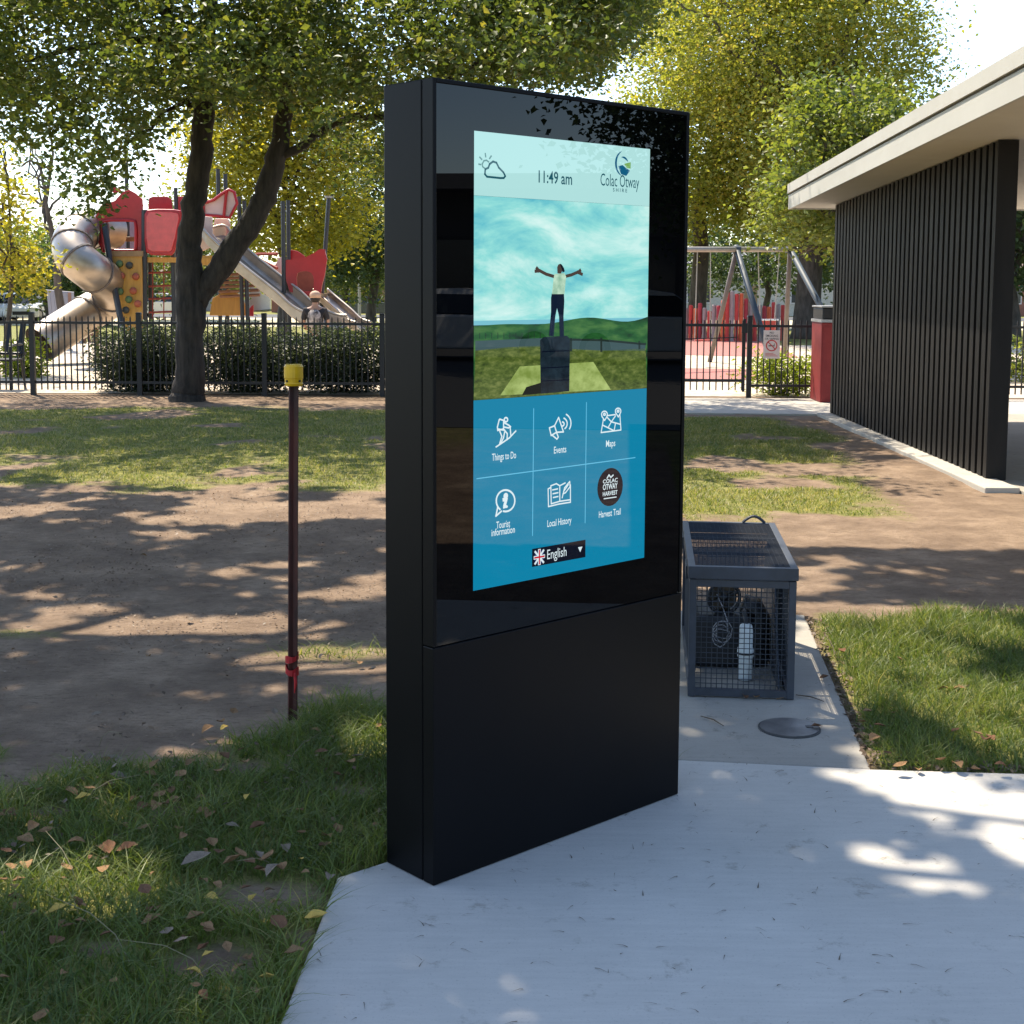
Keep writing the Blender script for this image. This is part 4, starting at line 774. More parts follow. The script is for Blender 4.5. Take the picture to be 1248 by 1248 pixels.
for x, y in ((318, 205), (352, 232)): p = c8(x, y, PY+.7); pole(p, Vector((p.x+.05, p.y, 0)))
# log climber beneath
lc_ = MB()
for k, y in enumerate((700, 722, 750, 775, 805, 835)): lc_.tube([c8(170+6*k, y+5, PY+1.2), c8(420+6*k, y-6, PY+1.0)], .035, 6)
lc_.build('log_climber', M_TIMB, tw); pane([c8(x, y, PY+1.3) for x, y in ((130, 960), (150, 850), (250, 790), (330, 830), (390, 960))], 'timber_panel', M_PLY, .05); pane([c8(x, y, PY+1.1) for x, y in ((355, 960), (395, 900), (410, 890), (410, 965))], 'low_panel', M_PRED, .05)
# second tower
tw2 = thing('small_play_tower', 'small red play tower with arched doorway and narrow steel slide', 'playground', (c8(740, 800).x, PY+.8, 0)); tw = tw2
outer = [c8(*p) for p in ((612, 720), (600, 680), (603, 610), (690, 598), (740, 590), (790, 565), (830, 538), (862, 540), (876, 600), (862, 700), (846, 760), (832, 850), (740, 830), (640, 810))]
inner = [c8(*p) for p in ((684, 745), (682, 720), (690, 690), (705, 682), (730, 678), (755, 680), (775, 688), (788, 705), (792, 730), (792, 750), (792, 775), (788, 808), (740, 806), (686, 802))]
ring(outer, inner, 'doorway_panel', M_PRED, .06)
pane([c8(x, y, PY+1.3) for x, y in ((632, 560), (650, 542), (690, 552), (735, 582), (735, 640), (632, 640))], 'rear_panel', M_PRED)
pane([c8(x, y, PY+1.3) for x, y in ((640, 660), (830, 660), (830, 830), (640, 830))], 'inner_panel', pm('brown_red', (.30, .09, .06), rough=.6))
for (x, y, dy) in ((597, 235, .0), (630, 230, 1.2)): p = c8(x, y, PY+dy); pole(p, Vector((p.x, p.y, 0)))
p = c8(888, 212, PY+.5); q = c8(848, 560, PY+.5); pole(p, Vector((q.x-.12, q.y, 0))); MB().tube([p-Vector((0, 0, .01)), p+Vector((0, 0, .03))], .075, 10).build('post_cap', M_GALV, tw2)
z2 = c8(700, 820).z; MB().box(c8(605, 800).x, c8(835, 800).x, PY+.07, PY+1.3, z2-.06, z2).build('deck', M_PLYD, tw2)
chute([c8(835, 850, PY+.7), c8(880, 890, PY+.6), c8(980, 975, PY+.3), c8(1050, 1040, PY+.1), c8(1110, 1060, PY)], .5, .18, 'narrow_slide', M_SS)
pr = MB().tube([c8(430, 570, PY+1), c8(560, 568, PY+.6)], .035, 6); pr.tube([c8(440, 600, PY+1), c8(560, 660, PY+.6)], .03, 6); pr.build('bridge_rail', M_ROPE, tw2); pane([c8(x, y, PY+.9) for x, y in ((440, 590), (540, 640), (590, 720), (560, 740), (460, 650))], 'bridge', M_PLYD)
pane([c8(x, y, PY+.7) for x, y in ((535, 660), (575, 590), (590, 595), (590, 700))], 'bridge_fin', M_PLT)

# ------------------------------------------------------------------ child walking past the slide
M_SHIRT = pm('dark_shirt', (.022, .020, .024), (.03, .028, .03), rough=.9); M_SKIN = pm('skin', (.42, .24, .17), rough=.6); M_CAP = pm('cap_tan', (.62, .40, .28), rough=.8); M_PACK = pm('pack_print', (.55, .48, .45), (.06, .05, .05), scale=9, rough=.9)
pc = at(384, 372, 24.9); PX, PYY = pc.x, 24.9
per = thing('person', 'person in dark top and tan cap seen from behind beside the steel slide', 'person', (PX, PYY, 0))
def skin(name, joints, edges, mat, par, sub=2):
    me = bpy.data.meshes.new(name); me.from_pydata([Vector(j[:3])+Vector((PX, PYY, 0))-BASE[par.name] for j in joints], edges, []); o = bpy.data.objects.new(name, me); COL.objects.link(o); o.parent = par; BASE[o.name] = BASE[par.name]
    o.modifiers.new('skin', 'SKIN'); 
    if not me.skin_vertices: pass
    sk = me.skin_vertices[0].data
    for i, j in enumerate(joints): sk[i].radius = (j[3], j[4] if len(j) > 4 else j[3])
    sk[0].use_root = True; m_ = o.modifiers.new('sub', 'SUBSURF'); m_.levels = m_.render_levels = sub; me.materials.append(mat); return o
H = at(384, 357, PYY).z
k_ = H/1.5
J = [(0, 0, .78*k_, .13, .10), (0, 0, .98*k_, .13, .09), (0, -.01, 1.14*k_, .155, .09), (0, 0, 1.24*k_, .06, .055), (0, .02, 1.31*k_, .055, .055), (0, .03, 1.40*k_, .082, .09), (0, .03, 1.47*k_, .06, .065),
     (.17, 0, 1.17*k_, .055), (.22, .03, .97*k_, .042), (.20, .14, .84*k_, .032), (.19, .19, .79*k_, .028), (-.17, 0, 1.17*k_, .055), (-.22, .03, .97*k_, .042), (-.20, .14, .84*k_, .032), (-.19, .19, .79*k_, .028),
     (.08, 0, .68*k_, .08), (.09, .05, .42*k_, .06), (.09, .0, .06, .04), (.09, .12, .03, .035), (-.08, 0, .68*k_, .08), (-.09, -.03, .42*k_, .06), (-.09, -.12, .07, .04), (-.09, 0, .03, .035)]
Ed = [(0, 1), (1, 2), (2, 3), (3, 4), (4, 5), (5, 6), (2, 7), (7, 8), (8, 9), (9, 10), (2, 11), (11, 12), (12, 13), (13, 14), (0, 15), (15, 16), (16, 17), (17, 18), (0, 19), (19, 20), (20, 21), (21, 22)]
skin('body', J, Ed, M_SKIN, per)
Jt = [(x, y, z, r*1.14+.008, (rr if rr else r)*1.14+.008) for x, y, z, r, rr in [(J[i]+(None,))[:5] for i in (0, 1, 2, 7, 8, 11, 12)]]
skin('shirt', Jt, [(0, 1), (1, 2), (2, 3), (3, 4), (2, 5), (5, 6)], M_SHIRT, per)
Jp = [(J[i][0], J[i][1], J[i][2], J[i][3]*1.15+.006) for i in (0, 15, 16, 17, 19, 20, 21)]; Jp[3] = (Jp[3][0], Jp[3][1], .12, .05); Jp[6] = (Jp[6][0], Jp[6][1], .12, .05)
skin('trousers', Jp, [(0, 1), (1, 2), (2, 3), (0, 4), (4, 5), (5, 6)], M_SHIRT, per)
hc_ = Vector((PX, PYY+.03, 1.425*k_)); MB().tube([hc_+Vector((0, 0, z)) for z in (-.02, .03, .07, .10, .112)], [.100, .103, .092, .055, .01], 14).build('cap', M_CAP, per, smooth=True); MB().obox(hc_+Vector((-.07, .09, -.01)), (.14, 0, 0), (0, .08, -.01), (0, 0, .012)).build('cap_brim', M_CAP, per)
MB().tube([hc_+Vector((0, -.012, z)) for z in (-.10, -.06, -.021)], [.06, .085, .092], 12).build('hair', pm('dark_hair', (.03, .02, .015), rough=.7), per, smooth=True)
pk_ = MB().tube([Vector((PX, PYY-.10, z*k_)) for z in (.80, .84, 1.0, 1.12, 1.18)], [.07, .11, .125, .11, .06], 12).build('back_print', M_PACK, per, smooth=True)

# ------------------------------------------------------------------ bench behind the fence
bx, by = at(10, 470, 20.6).x, 20.6
be = thing('park_bench', 'black slatted metal bench on the pale ground behind the fence', 'bench', (bx-.55, by, 0))
for k in range(9): a = Vector((bx-1.35+k*.185, by+.02, .50)); MB().obox(a, (.05, 0, 0), (0, .02, 0), (0, .22, .50)).build('back_slat', M_BLACKMET, be)
for k in range(6): MB().box(bx-1.4, bx+.25, by-.46+k*.078, by-.40+k*.078, .43, .455).build('seat_slat', M_BLACKMET, be)
for z, dy in ((.52, .03), (.98, .235)): MB().tube([(bx-1.42, by+dy, z), (bx+.27, by+dy, z)], .022, 8).build('back_rail', M_BLACKMET, be)
for x in (bx-1.35, bx+.2):
    MB().tube([(x, by-.44, 0), (x, by-.42, .64), (x, by-.3, .66), (x, by+.12, .66)], .02, 8).build('arm_frame', M_BLACKMET, be); MB().tube([(x, by+.16, 0), (x, by+.02, .43), (x, by+.24, 1.0)], .02, 8).build('rear_leg', M_BLACKMET, be)
# ------------------------------------------------------------------ foliage materials
L_MAIN = leafmat('leaf_main', [(0, (0.052, 0.083, 0.027)), (.5, (0.095, 0.135, 0.039)), (.85, (0.182, 0.199, 0.050)), (1, (0.276, 0.241, 0.059))], .42, (1.5, 1.4, .5))
L_YEL = leafmat('leaf_yellow', [(0, (0.153, 0.170, 0.031)), (.5, (0.289, 0.289, 0.037)), (.85, (0.420, 0.374, 0.051)), (1, (0.420, 0.340, 0.060))], .5, (1.5, 1.35, .5))
L_RIGHT = leafmat('leaf_right', [(0, (.13, .17, .040)), (.4, (.25, .28, .055)), (.75, (.37, .36, .075)), (1, (.46, .34, .09))], .5, (1.35, 1.3, .55))
L_GREEN = leafmat('leaf_green', [(0, (.08, .115, .03)), (.5, (.16, .20, .045)), (1, (.30, .30, .07))], .45, (1.35, 1.35, .55), .5)
L_DARK = leafmat('leaf_dark', [(0, (0.042, 0.068, 0.030)), (.6, (0.075, 0.112, 0.045)), (1, (0.135, 0.180, 0.068))], .3, (1.2, 1.3, .6))
L_HEDGE = leafmat('leaf_hedge', [(0, (0.027, 0.039, 0.019)), (.5, (0.053, 0.072, 0.036)), (1, (0.120, 0.143, 0.083))], .3, (1.2, 1.25, .7))
L_LIME = leafmat('leaf_lime', [(0, (.14, .20, .02)), (.5, (.24, .30, .03)), (1, (.36, .38, .05))], .5, (1.2, 1.2, .5))
def simple_tree(name, label, base, h, lobes, nleaf, size, mat, seed, r0=.2, group=None, bark=None, sig=.45, forks=9, up=.4, shell=.45, per=40):
    rng = np.random.default_rng(seed); t_ = thing(name, label, 'tree', base, group); b0 = np.array(base, float)
    C, P, cl = clumps(rng, [((b0+np.array(l[0])), np.array(l[1])) for l in lobes], max(4, nleaf//per), per, sig, shell)
    mb = MB(); top = b0+np.array([lobes[0][0][0]*.5, lobes[0][0][1]*.5, h]); hub = b0+np.array([0, 0, h*.38])
    pts = [b0-np.array([0, 0, .1])]+[b0+(top-b0)*t+rng.normal(0, .02*h, 3)*np.array([1, 1, 0])*(t > .2) for t in (.02, .1, .25, .4, .6, .8, 1)]; mb.tube(pts, [r0*1.5, r0*1.3, r0*1.05, r0*.95, r0*.8, r0*.5, r0*.3, .02], 10)
    for c in C[rng.choice(len(C), min(forks, len(C)), replace=False)]:
        f = rng.uniform(.3, .75); p0 = np.array([np.interp(f, [0, .02, .1, .25, .4, .6, .8, 1], [p[k] for p in pts]) for k in range(3)]); limb(mb, p0, c, r0*.4, .02, rng, 6, .2, .06)
    mb.build('trunk', bark or M_BARKF, t_, smooth=True); crown('crown', P, size, mat, t_, rng, cl, up=up); return t_

# ------------------------------------------------------------------ the big forked tree beside the fence
TB = gnd(229, 488); TY = TB.y
T_ = lambda x, y, dy=0: at(x, y, TY+dy)
tA = thing('forked_tree', 'large dark tree with forked trunk standing in front of the picket fence', 'tree', TB)
rng = np.random.default_rng(21); mb = MB(); px = 1/91.2
def path(pts, rs, n=12, jit=.012):
    P = smooth_line(pts, 5); R = np.interp(np.linspace(0, len(rs)-1, len(P)), range(len(rs)), rs); mb.tube([p+Vector(rng.normal(0, jit, 3)) for p in P], [r*(1+rng.normal(0, .03)) for r in R], n)
path([T_(229, 500), T_(229, 484), T_(231, 455), T_(231, 410), T_(233, 370), T_(231, 330), T_(231, 300), T_(237, 250), T_(244, 200), T_(248, 150), T_(248, 115), T_(253, 60), T_(256, 0), T_(258, -90, .2), T_(262, -220, .5)], [.30, .235, .20, .19, .20, .18, .165, .155, .15, .145, .13, .10, .09, .07, .03], 16)
path([T_(240, 372), T_(252, 350), T_(272, 320), T_(300, 280), T_(322, 240), T_(335, 195), T_(345, 150), T_(350, 90, -.2), T_(362, 10, -.4), T_(385, -110, -.6)], [.10, .155, .17, .165, .155, .14, .115, .09, .07, .03], 14)
path([T_(243, 118), T_(231, 92), T_(212, 52), T_(203, 20), T_(196, -40, -.2), T_(170, -140, -.5)], [.09, .095, .085, .075, .06, .03], 10)
path([T_(340, 190), T_(362, 182), T_(385, 165), T_(408, 150), T_(440, 143, -.3), T_(480, 138, -.6), T_(560, 90, -1.2), T_(650, 40, -1.8)], [.06, .065, .055, .05, .045, .04, .03, .015], 8)
path([T_(222, 62), T_(200, 50, -.2), T_(150, 50, -.5), T_(90, 60, -.8), T_(30, 75, -1.1)], [.06, .06, .05, .04, .015], 8)
for a, b_ in (((232, 130), (190, 92)), ((235, 128), (195, 115)), ((228, 100), (150, 70)), ((262, 90), (330, 40)), ((340, 120), (300, 60)), ((348, 110), (410, 60)), ((232, 120), (120, 200)), ((205, 20), (120, -40)), ((256, 0), (330, -90))):
    limb(mb, T_(*a), T_(b_[0], b_[1], rng.uniform(-1.5, 1)), .035, .01, rng, 6, .15)
for k in range(16):
    a = rng.uniform(0, 2*np.pi); rr = rng.uniform(2.5, 6); limb(mb, (T_(256, -60) if k % 2 else T_(360, 0)), (TB.x+.8+rr*math.cos(a), TY+rr*math.sin(a)*.8, rng.uniform(5.8, 10)), .06, .015, rng, 6, .15, .05)
mb.build('trunk', M_BARK, tA, smooth=True)
# lower crown: leaves hang down to an uneven edge
edge = [(-80, 170), (0, 185), (30, 195), (55, 165), (75, 215), (95, 262), (118, 272), (135, 245), (160, 205), (195, 175), (230, 140), (270, 150), (300, 165), (330, 110), (365, 150), (400, 205), (440, 245), (480, 255), (540, 130), (640, 100), (700, 112), (735, 85), (775, 45), (800, -5), (830, -60)]
ex, ey = zip(*edge); ncl = 2600; qx = rng.uniform(-90, 800, ncl*2); lim = np.interp(qx, ex, ey)+rng.normal(0, 9, ncl*2)-12; qy = lim-(lim+110)*rng.random(ncl*2)**1.05
keep = fbm(qx, qy, .018, 3) > .24; qx, qy = qx[keep][:ncl], qy[keep][:ncl]
C = np.array([at(x, y, TY+rng.normal(-.3, 1.7)) for x, y in zip(qx, qy)]); per = 76
P = np.repeat(C, per, 0)+rng.normal(0, 1, (len(C)*per, 3))*np.repeat(rng.uniform(.10, .26, len(C)), per)[:, None]*np.array([1, 1, .75]); cl = np.repeat(rng.random(len(C)), per)

# ------------------------------------------------------------------ chosen sun and shade pattern that the canopy leaves are cut to cast
SG = np.array(SUN)/SUN.z
SPOTS = [(gnd(85, 968), .16, .12), (gnd(70, 1075), .16, .10), (gnd(435, 800), .28, .16), (gnd(445, 905), .08, .08), (gnd(235, 905), .12, .06), (gnd(1190, 850), .18, .16), (gnd(1080, 800), .25, .12), (gnd(200, 760), .5, .12), (gnd(330, 620), .5, .25)]
def lit(x, y):
    """above zero where leaves are left out so sun falls on the ground point"""
    d = fbm(x*1.0, y*.8, 1.35, 4); d2 = fbm(x+40, y+3, 4.2, 2)
    thr = np.full(np.shape(x), .70)
    thr = np.where((x < 1.2) & (y > 10.4), .40, thr); thr = np.where((x < .2) & (y > 5.2) & (y < 10.4), .55, thr); thr = np.where((x < .2) & (y > 7.8) & (y < 9.0), .66, thr)
    thr = np.where((x < -.2) & (y < 5.2), .64, thr)
    thr = np.where((x > -.55) & (x <= .6) & (y < 4.4), .95, thr)
    slabl = (x-.93)*.9+(y-4.45)*.55; thr = np.where((y < 4.4) & (x > .6), np.where((slabl > 0) & (x < 2.3), .43, np.where((np.hypot((x-1.13-.5*(3.62-y))/.15, (y-3.64)/.15) < .55+.9*d2), .30, .95)), thr)
    thr = np.where((x >= 1.15) & (y >= 4.4) & (y < 6.6), .47, thr); thr = np.where((x >= .7) & (y >= 6.6) & (y < 8.1), .47, thr)
    thr = np.where((x >= .9) & (y >= 8.3) & (y < 12.6), .10, thr); thr = np.where((x >= 1.2) & (y >= 12.6) & (y < 16.5), .46, thr)
    for p, rx, ry in SPOTS: thr = np.where(np.hypot((x-p.x)/rx, (y-p.y)/ry) < 1.2+1.3*d2, .2, thr)
    thr = np.where((x > 3.7) & (y > 5.5), 0., thr)
    return (d*.6+d2*.4)-thr
SGX = P[:, 0]-SG[0]*P[:, 2]; SGY = P[:, 1]-SG[1]*P[:, 2]; kp = (lit(SGX, SGY) <= 0) | (rng.random(len(P)) < .14+.4*(P[:, 2] > EYE+.13*P[:, 1])); P = P[kp]; cl = cl[kp]  # lower crown thinned where the chosen pattern wants sun
crown('crown', P, .09, L_MAIN, tA, rng, cl, up=.35)
rngB = np.random.default_rng(5); cell = .062
ux_, uy_ = np.meshgrid(np.arange(-6.5, 4.6, cell), np.arange(1.3, 17.5, cell)); ux_, uy_ = ux_.ravel(), uy_.ravel(); n = len(ux_)
gx_ = ux_+rngB.uniform(0, cell, n); gy_ = uy_+rngB.uniform(0, cell, n); ok = lit(gx_, gy_) <= 0
deep = lit(gx_, gy_) < -.08                    # a second layer of leaves away from the gaps
gx_ = np.concatenate([gx_[ok], ux_[deep]+rngB.uniform(0, cell, deep.sum())]); gy_ = np.concatenate([gy_[ok], uy_[deep]+rngB.uniform(0, cell, deep.sum())]); n = len(gx_)
hh = np.where(rngB.random(n) < .45, 4.8+2.0*rngB.random(n), 6.4+2.4*rngB.random(n)); pos = np.stack([gx_+SG[0]*hh, gy_+SG[1]*hh, hh], 1); ok = np.ones(n, bool)
def in_crown(p, c, r): return (((p-np.array(c))/np.array(r))**2).sum(1) < 1
TBX, TBY = -5.6, 8.2
inA = in_crown(pos, (TB.x+1.2, TY-1.5, 7.2), (7.4, 6.0, 4.2)); inB = in_crown(pos, (-2.4, 6.6, 6.8), (6.6, 7.4, 3.4)) & ~inA
dens = (fbm(pos[:, 0]*1.0+pos[:, 2]*.7, pos[:, 1]+pos[:, 2]*.5, .9, 2) > .25) | (gy_ < 6.5)
visible = (np.abs(pos[:, 0]) < .40*pos[:, 1]+.5) & (pos[:, 2] < EYE+.222*pos[:, 1]+.35) & (pos[:, 1] > 0)
okA = ok & inA & dens & ~visible; okB = ok & inB & dens & ~visible
crown('upper_crown', pos[okA], .15, L_MAIN, tA, rngB, face=tuple(SUN))  # out-of-view leaves set along sun rays to cast the chosen shade
tB = thing('spreading_tree', 'wide spreading tree whose canopy shades the kiosk and dirt', 'tree', (TBX, TBY, 0)); mb = MB()  # unseen tree, its crown shaped to throw the chosen shade on the ground
path([Vector((TBX, TBY, -.1)), Vector((TBX, TBY, .3)), Vector((TBX+.1, TBY, 2)), Vector((TBX+.3, TBY-.1, 4)), Vector((TBX+.8, TBY-.2, 6.2)), Vector((TBX+1.6, TBY-.4, 8.8))], [.42, .34, .28, .26, .2, .05], 14)
PB = pos[okB]
for k in rngB.choice(len(PB), 26, replace=False): limb(mb, (TBX+.3+.3*rngB.random(), TBY-.1, 4+2*rngB.random()), PB[k], .09, .015, rngB, 6, .12, .06)
mb.build('trunk', M_BARK, tB, smooth=True); crown('crown', PB, .15, L_MAIN, tB, rngB, face=tuple(SUN))

# ------------------------------------------------------------------ trees beyond
def X(px_, Y): return (px_-624)/F_PX*Y
simple_tree('shade_tree', 'big yellowing tree with broad crown behind the swings, leftmost trunk', (X(846, 46), 46, 0), 11, [((1.6, 0, 8.2), (4.0, 4.5, 4.9)), ((-1.6, -.5, 5.2), (3.0, 3.2, 2.5)), ((1.6, 0, 10.0), (3.2, 3.6, 3.2)), ((3.2, -1, 5.8), (3.2, 3, 2.8))], 70000, .15, L_RIGHT, 31, .28, 'big trees behind the swings', sig=.5, shell=.66)
simple_tree('shade_tree', 'big yellowing tree with thick trunk behind the right swing leg', (X(983, 42), 42, 0), 11, [((-.1, 0, 7.4), (3.7, 4, 4.2)), ((.6, -.5, 9.2), (2.6, 3, 2.6)), ((-2.2, -1, 9.4), (2.8, 3, 3)), ((.9, -.6, 4.6), (2.6, 2.4, 2.0))], 54000, .14, L_RIGHT, 32, .38, 'big trees behind the swings', sig=.45, shell=.66)
simple_tree('leafy_tree', 'fresh green leafy tree rising behind the corner of the shelter roof', (X(1030, 27), 27, 0), 5.6, [((-.2, 0, 4.0), (1.5, 1.5, 1.3)), ((-.9, 0, 3.0), (.9, 1, .9)), ((.9, 0, 3.7), (1.5, 1.3, 1.1)), ((-.6, .2, 5.0), (.7, .8, .7)), ((.6, 0, 5.1), (.8, .8, .5))], 13000, .13, L_GREEN, 33, .12, sig=.28)
simple_tree('yellow_tree', 'bright yellow leaved tree behind the small red play tower', (X(345, 42), 42, 0), 7.2, [((0, 0, 4.9), (2.9, 2.4, 2.7)), ((1.2, -.3, 3.6), (1.7, 1.6, 1.5)), ((-1.3, 0, 6.0), (2.2, 2, 2.0)), ((.6, 0, 6.6), (2.4, 2, 2))], 26000, .16, L_YEL, 34, .16, sig=.4)
simple_tree('green_tree', 'dull green tree beside the kiosk behind the yellow tree', (X(452, 52), 52, -.1), 7.5, [((0, 0, 4.6), (2.6, 2.4, 3.2)), ((-.9, -.5, 3.2), (1.6, 1.6, 1.6))], 16000, .17, L_DARK, 35, .18, sig=.4)
simple_tree('young_tree', 'slender young yellow green tree behind the bench at the fence', (X(6, 24), 24, 0), 4.4, [((.0, 0, 2.35), (.75, .8, .85)), ((-.5, 0, 3.4), (.8, .8, .7)), ((.2, 0, 1.75), (.6, .5, .35))], 2600, .11, L_YEL, 36, .045, sig=.2, per=20)
simple_tree('bare_tree', 'thinly leaved tree leaning over the steel tube slide', (X(80, 33), 33, 0), 5.8, [((-.8, 0, 4.4), (1.4, 1.2, 1.0)), ((.9, 0, 3.6), (1.3, 1, .9))], 500, .12, L_DARK, 37, .10, sig=.35, per=10)
for k, (p_, Y, h, r, mt, lab) in enumerate(((-60, 74, 7, 4.4, L_DARK, 'dark street tree beyond the parked cars, farthest left'), (60, 70, 5, 2.8, L_GREEN, 'low green street tree behind the tube slide'), (128, 66, 4.6, 2.4, L_DARK, 'dark round street tree behind the climbing wall'), (232, 78, 7, 3.4, L_GREEN, 'green street tree hidden behind the forked trunk'), (420, 70, 6, 3.2, L_GREEN, 'green street tree behind the narrow slide'), (500, 74, 8, 4.2, L_DARK, 'dark street tree behind the kiosk'), (620, 80, 9, 4.6, L_DARK, 'tall dark street tree hidden behind the kiosk'), (800, 76, 8, 4.2, L_DARK, 'dark street tree behind the swing beam'), (930, 68, 7, 3.6, L_DARK, 'dark street tree behind the coloured posts'), (1060, 62, 8, 4.4, L_DARK, 'dark street tree behind the slatted wall'), (1235, 40, 7, 3.4, L_DARK, 'dark tree beyond the shelter floor and fence'), (1330, 46, 8, 4.4, L_DARK, 'dark tree past the far end of the shelter'))):
    simple_tree('street_tree', lab, (X(p_, Y), Y, -.5 if Y > 60 else 0), h, [((0, 0, h*.62), (r, r, h*.40)), ((r*.35, 0, h*.45), (r*.7, r*.7, h*.26)), ((-r*.4, 0, h*.5), (r*.65, r*.6, h*.3))], 6500, .26, mt, 50+k, .16, 'trees along the street', sig=.5)

# ------------------------------------------------------------------ hedge plants behind the fence and small shrubs
def shrub(name, label, x0, x1, y, h, n, size, mat, seed, group, dy=.55):
    rng = np.random.default_rng(seed); w = x1-x0; t_ = thing(name, label, 'shrub', ((x0+x1)/2, y, 0), group); C, P, cl = clumps(rng, [((x0+w*f, y+rng.uniform(-.1, .1), h*.5), (w*.30, dy, h*.5*rng.uniform(.85, 1.05))) for f in (.2, .5, .8)]+[((x0+w*.5, y, h*.32), (w*.52, dy*.9, h*.36))], n//30, 30, .10, .5); P[:, 2] = np.abs(P[:, 2]); P = P[(P[:, 1] > FY+.06)]
    mb = MB()
    for k in range(9): limb(mb, (x0+w*rng.uniform(.25, .75), y+rng.uniform(-.15, .15), -.02), C[rng.integers(len(C))], .014, .004, rng, 5, .15)
    mb.build('stems', M_BARK, t_); V, Fc, r = leaf_cloud(P, size, rng, clump=np.repeat(rng.random(len(P)//30+1), 30)[:len(P)], up=.3, aspect=.4); npmesh('foliage', V, Fc, mat, t_, attr={'rnd': ('FACE', r)})
hx = lambda p: at(p, 450, FY+.6).x
for k, (a, b_, h, lab) in enumerate(((124, 226, .98, 'grey green shrub under the climbing wall behind the fence'), (244, 366, 1.0, 'grey green shrub behind the fence right of the forked trunk'), (362, 470, 1.02, 'grey green shrub behind the fence beside the kiosk'), (476, 590, 1.0, 'grey green shrub behind the fence hidden by the kiosk'))): shrub('hedge_shrub', lab, hx(a), hx(b_), FY+.68, h, 16000, .06, L_HEDGE, 70+k, 'shrubs along the picket fence')
shrub('lime_shrub', 'lime green leafy shrub behind the fence below the no smoking sign', at(914, 450, FY+.5).x, at(1000, 450, FY+.5).x, FY+.55, .62, 3000, .07, L_LIME, 80, None, .3)
shrub('lime_shrub', 'low lime green plants behind the fence beside the bench', X(8, 23), X(48, 23), 23.0, .62, 1500, .09, L_LIME, 81, None, .4)
for k, (a, b_, Y) in enumerate(((395, 470, 32), (1228, 1300, 23))): shrub('green_shrub', ['pale green shrub beyond the narrow slide', 'green shrub beyond the shelter floor behind the fence'][k], X(a, Y), X(b_, Y), Y, .8, 2000, .09, L_GREEN, 90+k, None, .5)
# ------------------------------------------------------------------ parked cars, houses, pole
M_CARW = pm('white_car_paint', (.72, .72, .72), (.70, .70, .70), rough=.2); M_CARG = pm('dark_green_paint', (.03, .05, .045), rough=.25); M_CGL = pm('car_glass', (.02, .025, .03), rough=.06); M_TYRE = pm('tyre', (.02, .02, .02), rough=.8); M_LAMP = pm('head_lamp', (.7, .7, .68), rough=.1)
def car(label, x, y, z, rz, mat, L=4.4, Wd=1.78, Hh=1.5, group='cars parked along the street'):
    t_ = thing('parked_car', label, 'car', (x, y, z), group); c, s_ = math.cos(rz), math.sin(rz)
    def Tt(p): return Vector((x+p[0]*c-p[1]*s_, y+p[0]*s_+p[1]*c, z+p[2]))
    def solid(prof, w, taper=None):
        mb = MB(); n = len(prof); vs = []
        for sd in (-1, 1):
            for (a, h) in prof: vs.append(Tt((a, sd*(w/2-(0 if taper is None else taper*max(0, h-.85))), h)))
        return mb.add(vs, [tuple(range(n)), tuple(range(2*n-1, n-1, -1))]+[(i, i+n, (i+1) % n+n, (i+1) % n) for i in range(n)])
    l = L/2
    solid([(-l, .35), (-l+.05, .25), (l-.1, .25), (l, .4), (l-.02, .7), (l-.25, .82), (l-1.2, .95), (-l+.15, .98), (-l, .8)], Wd).build('body', mat, t_, bevel=.05)
    solid([(l-1.25, .94), (l-1.95, Hh-.06), (l-2.5, Hh), (-l+.75, Hh-.04), (-l+.2, .97)], Wd-.1, .28).build('cabin', M_CGL, t_, bevel=.04)
    solid([(l-1.95, Hh-.07), (l-2.5, Hh+.012), (-l+.75, Hh-.02), (-l+.66, Hh-.10), (l-1.9, Hh-.12)], Wd-.08, .28).build('roof', mat, t_)
    for a in (l-.85, -l+.85):
        for sd in (-1, 1):
            w = MB().tube([Tt((a, sd*(Wd/2-.18), .32)), Tt((a, sd*(Wd/2+.01), .32))], .32, 18).build('wheel', M_TYRE, t_); MB().tube([Tt((a, sd*(Wd/2+.011), .32)), Tt((a, sd*(Wd/2+.02), .32))], .2, 12).build('rim', M_GALV, w)
    for sd in (-1, 1): MB().obox(Tt((l-.30, sd*.62-.17, .62)), Tt((l-.02, sd*.62-.17, .62))-Tt((l-.30, sd*.62-.17, .62)), Tt((0, .34, 0))-Tt((0, 0, 0)), Vector((0, 0, .15))).build('headlight', M_LAMP, t_, bevel=.03)
    MB().obox(Tt((l-.03, -.45, .38)), Tt((.05, 0, 0))-Tt((0, 0, 0)), Tt((0, .9, 0))-Tt((0, 0, 0)), Vector((0, 0, .18))).build('grille', M_DARKP, t_)
for px_, Y, rz, mt, lab, hh in ((-14, 74, -1.2, M_CARW, 'white parked car behind the slender young tree', 1.5), (23, 74, -1.15, M_CARW, 'white parked car facing the playground left of the grey cubby', 1.5), (52, 77, -1.9, M_CARW, 'white parked hatchback half hidden by the grey cubby', 1.45), (28, 81, -.1, M_CARG, 'dark green van parked behind the white cars', 1.9), (205, 84, 0, M_CARW, 'white car on the street behind the rope ladder', 1.45), (452, 86, 0, M_CARG, 'dark car on the street beside the grey pole', 1.45)):
    car(lab, X(px_, Y), Y, -.5, rz, mt, Hh=hh)
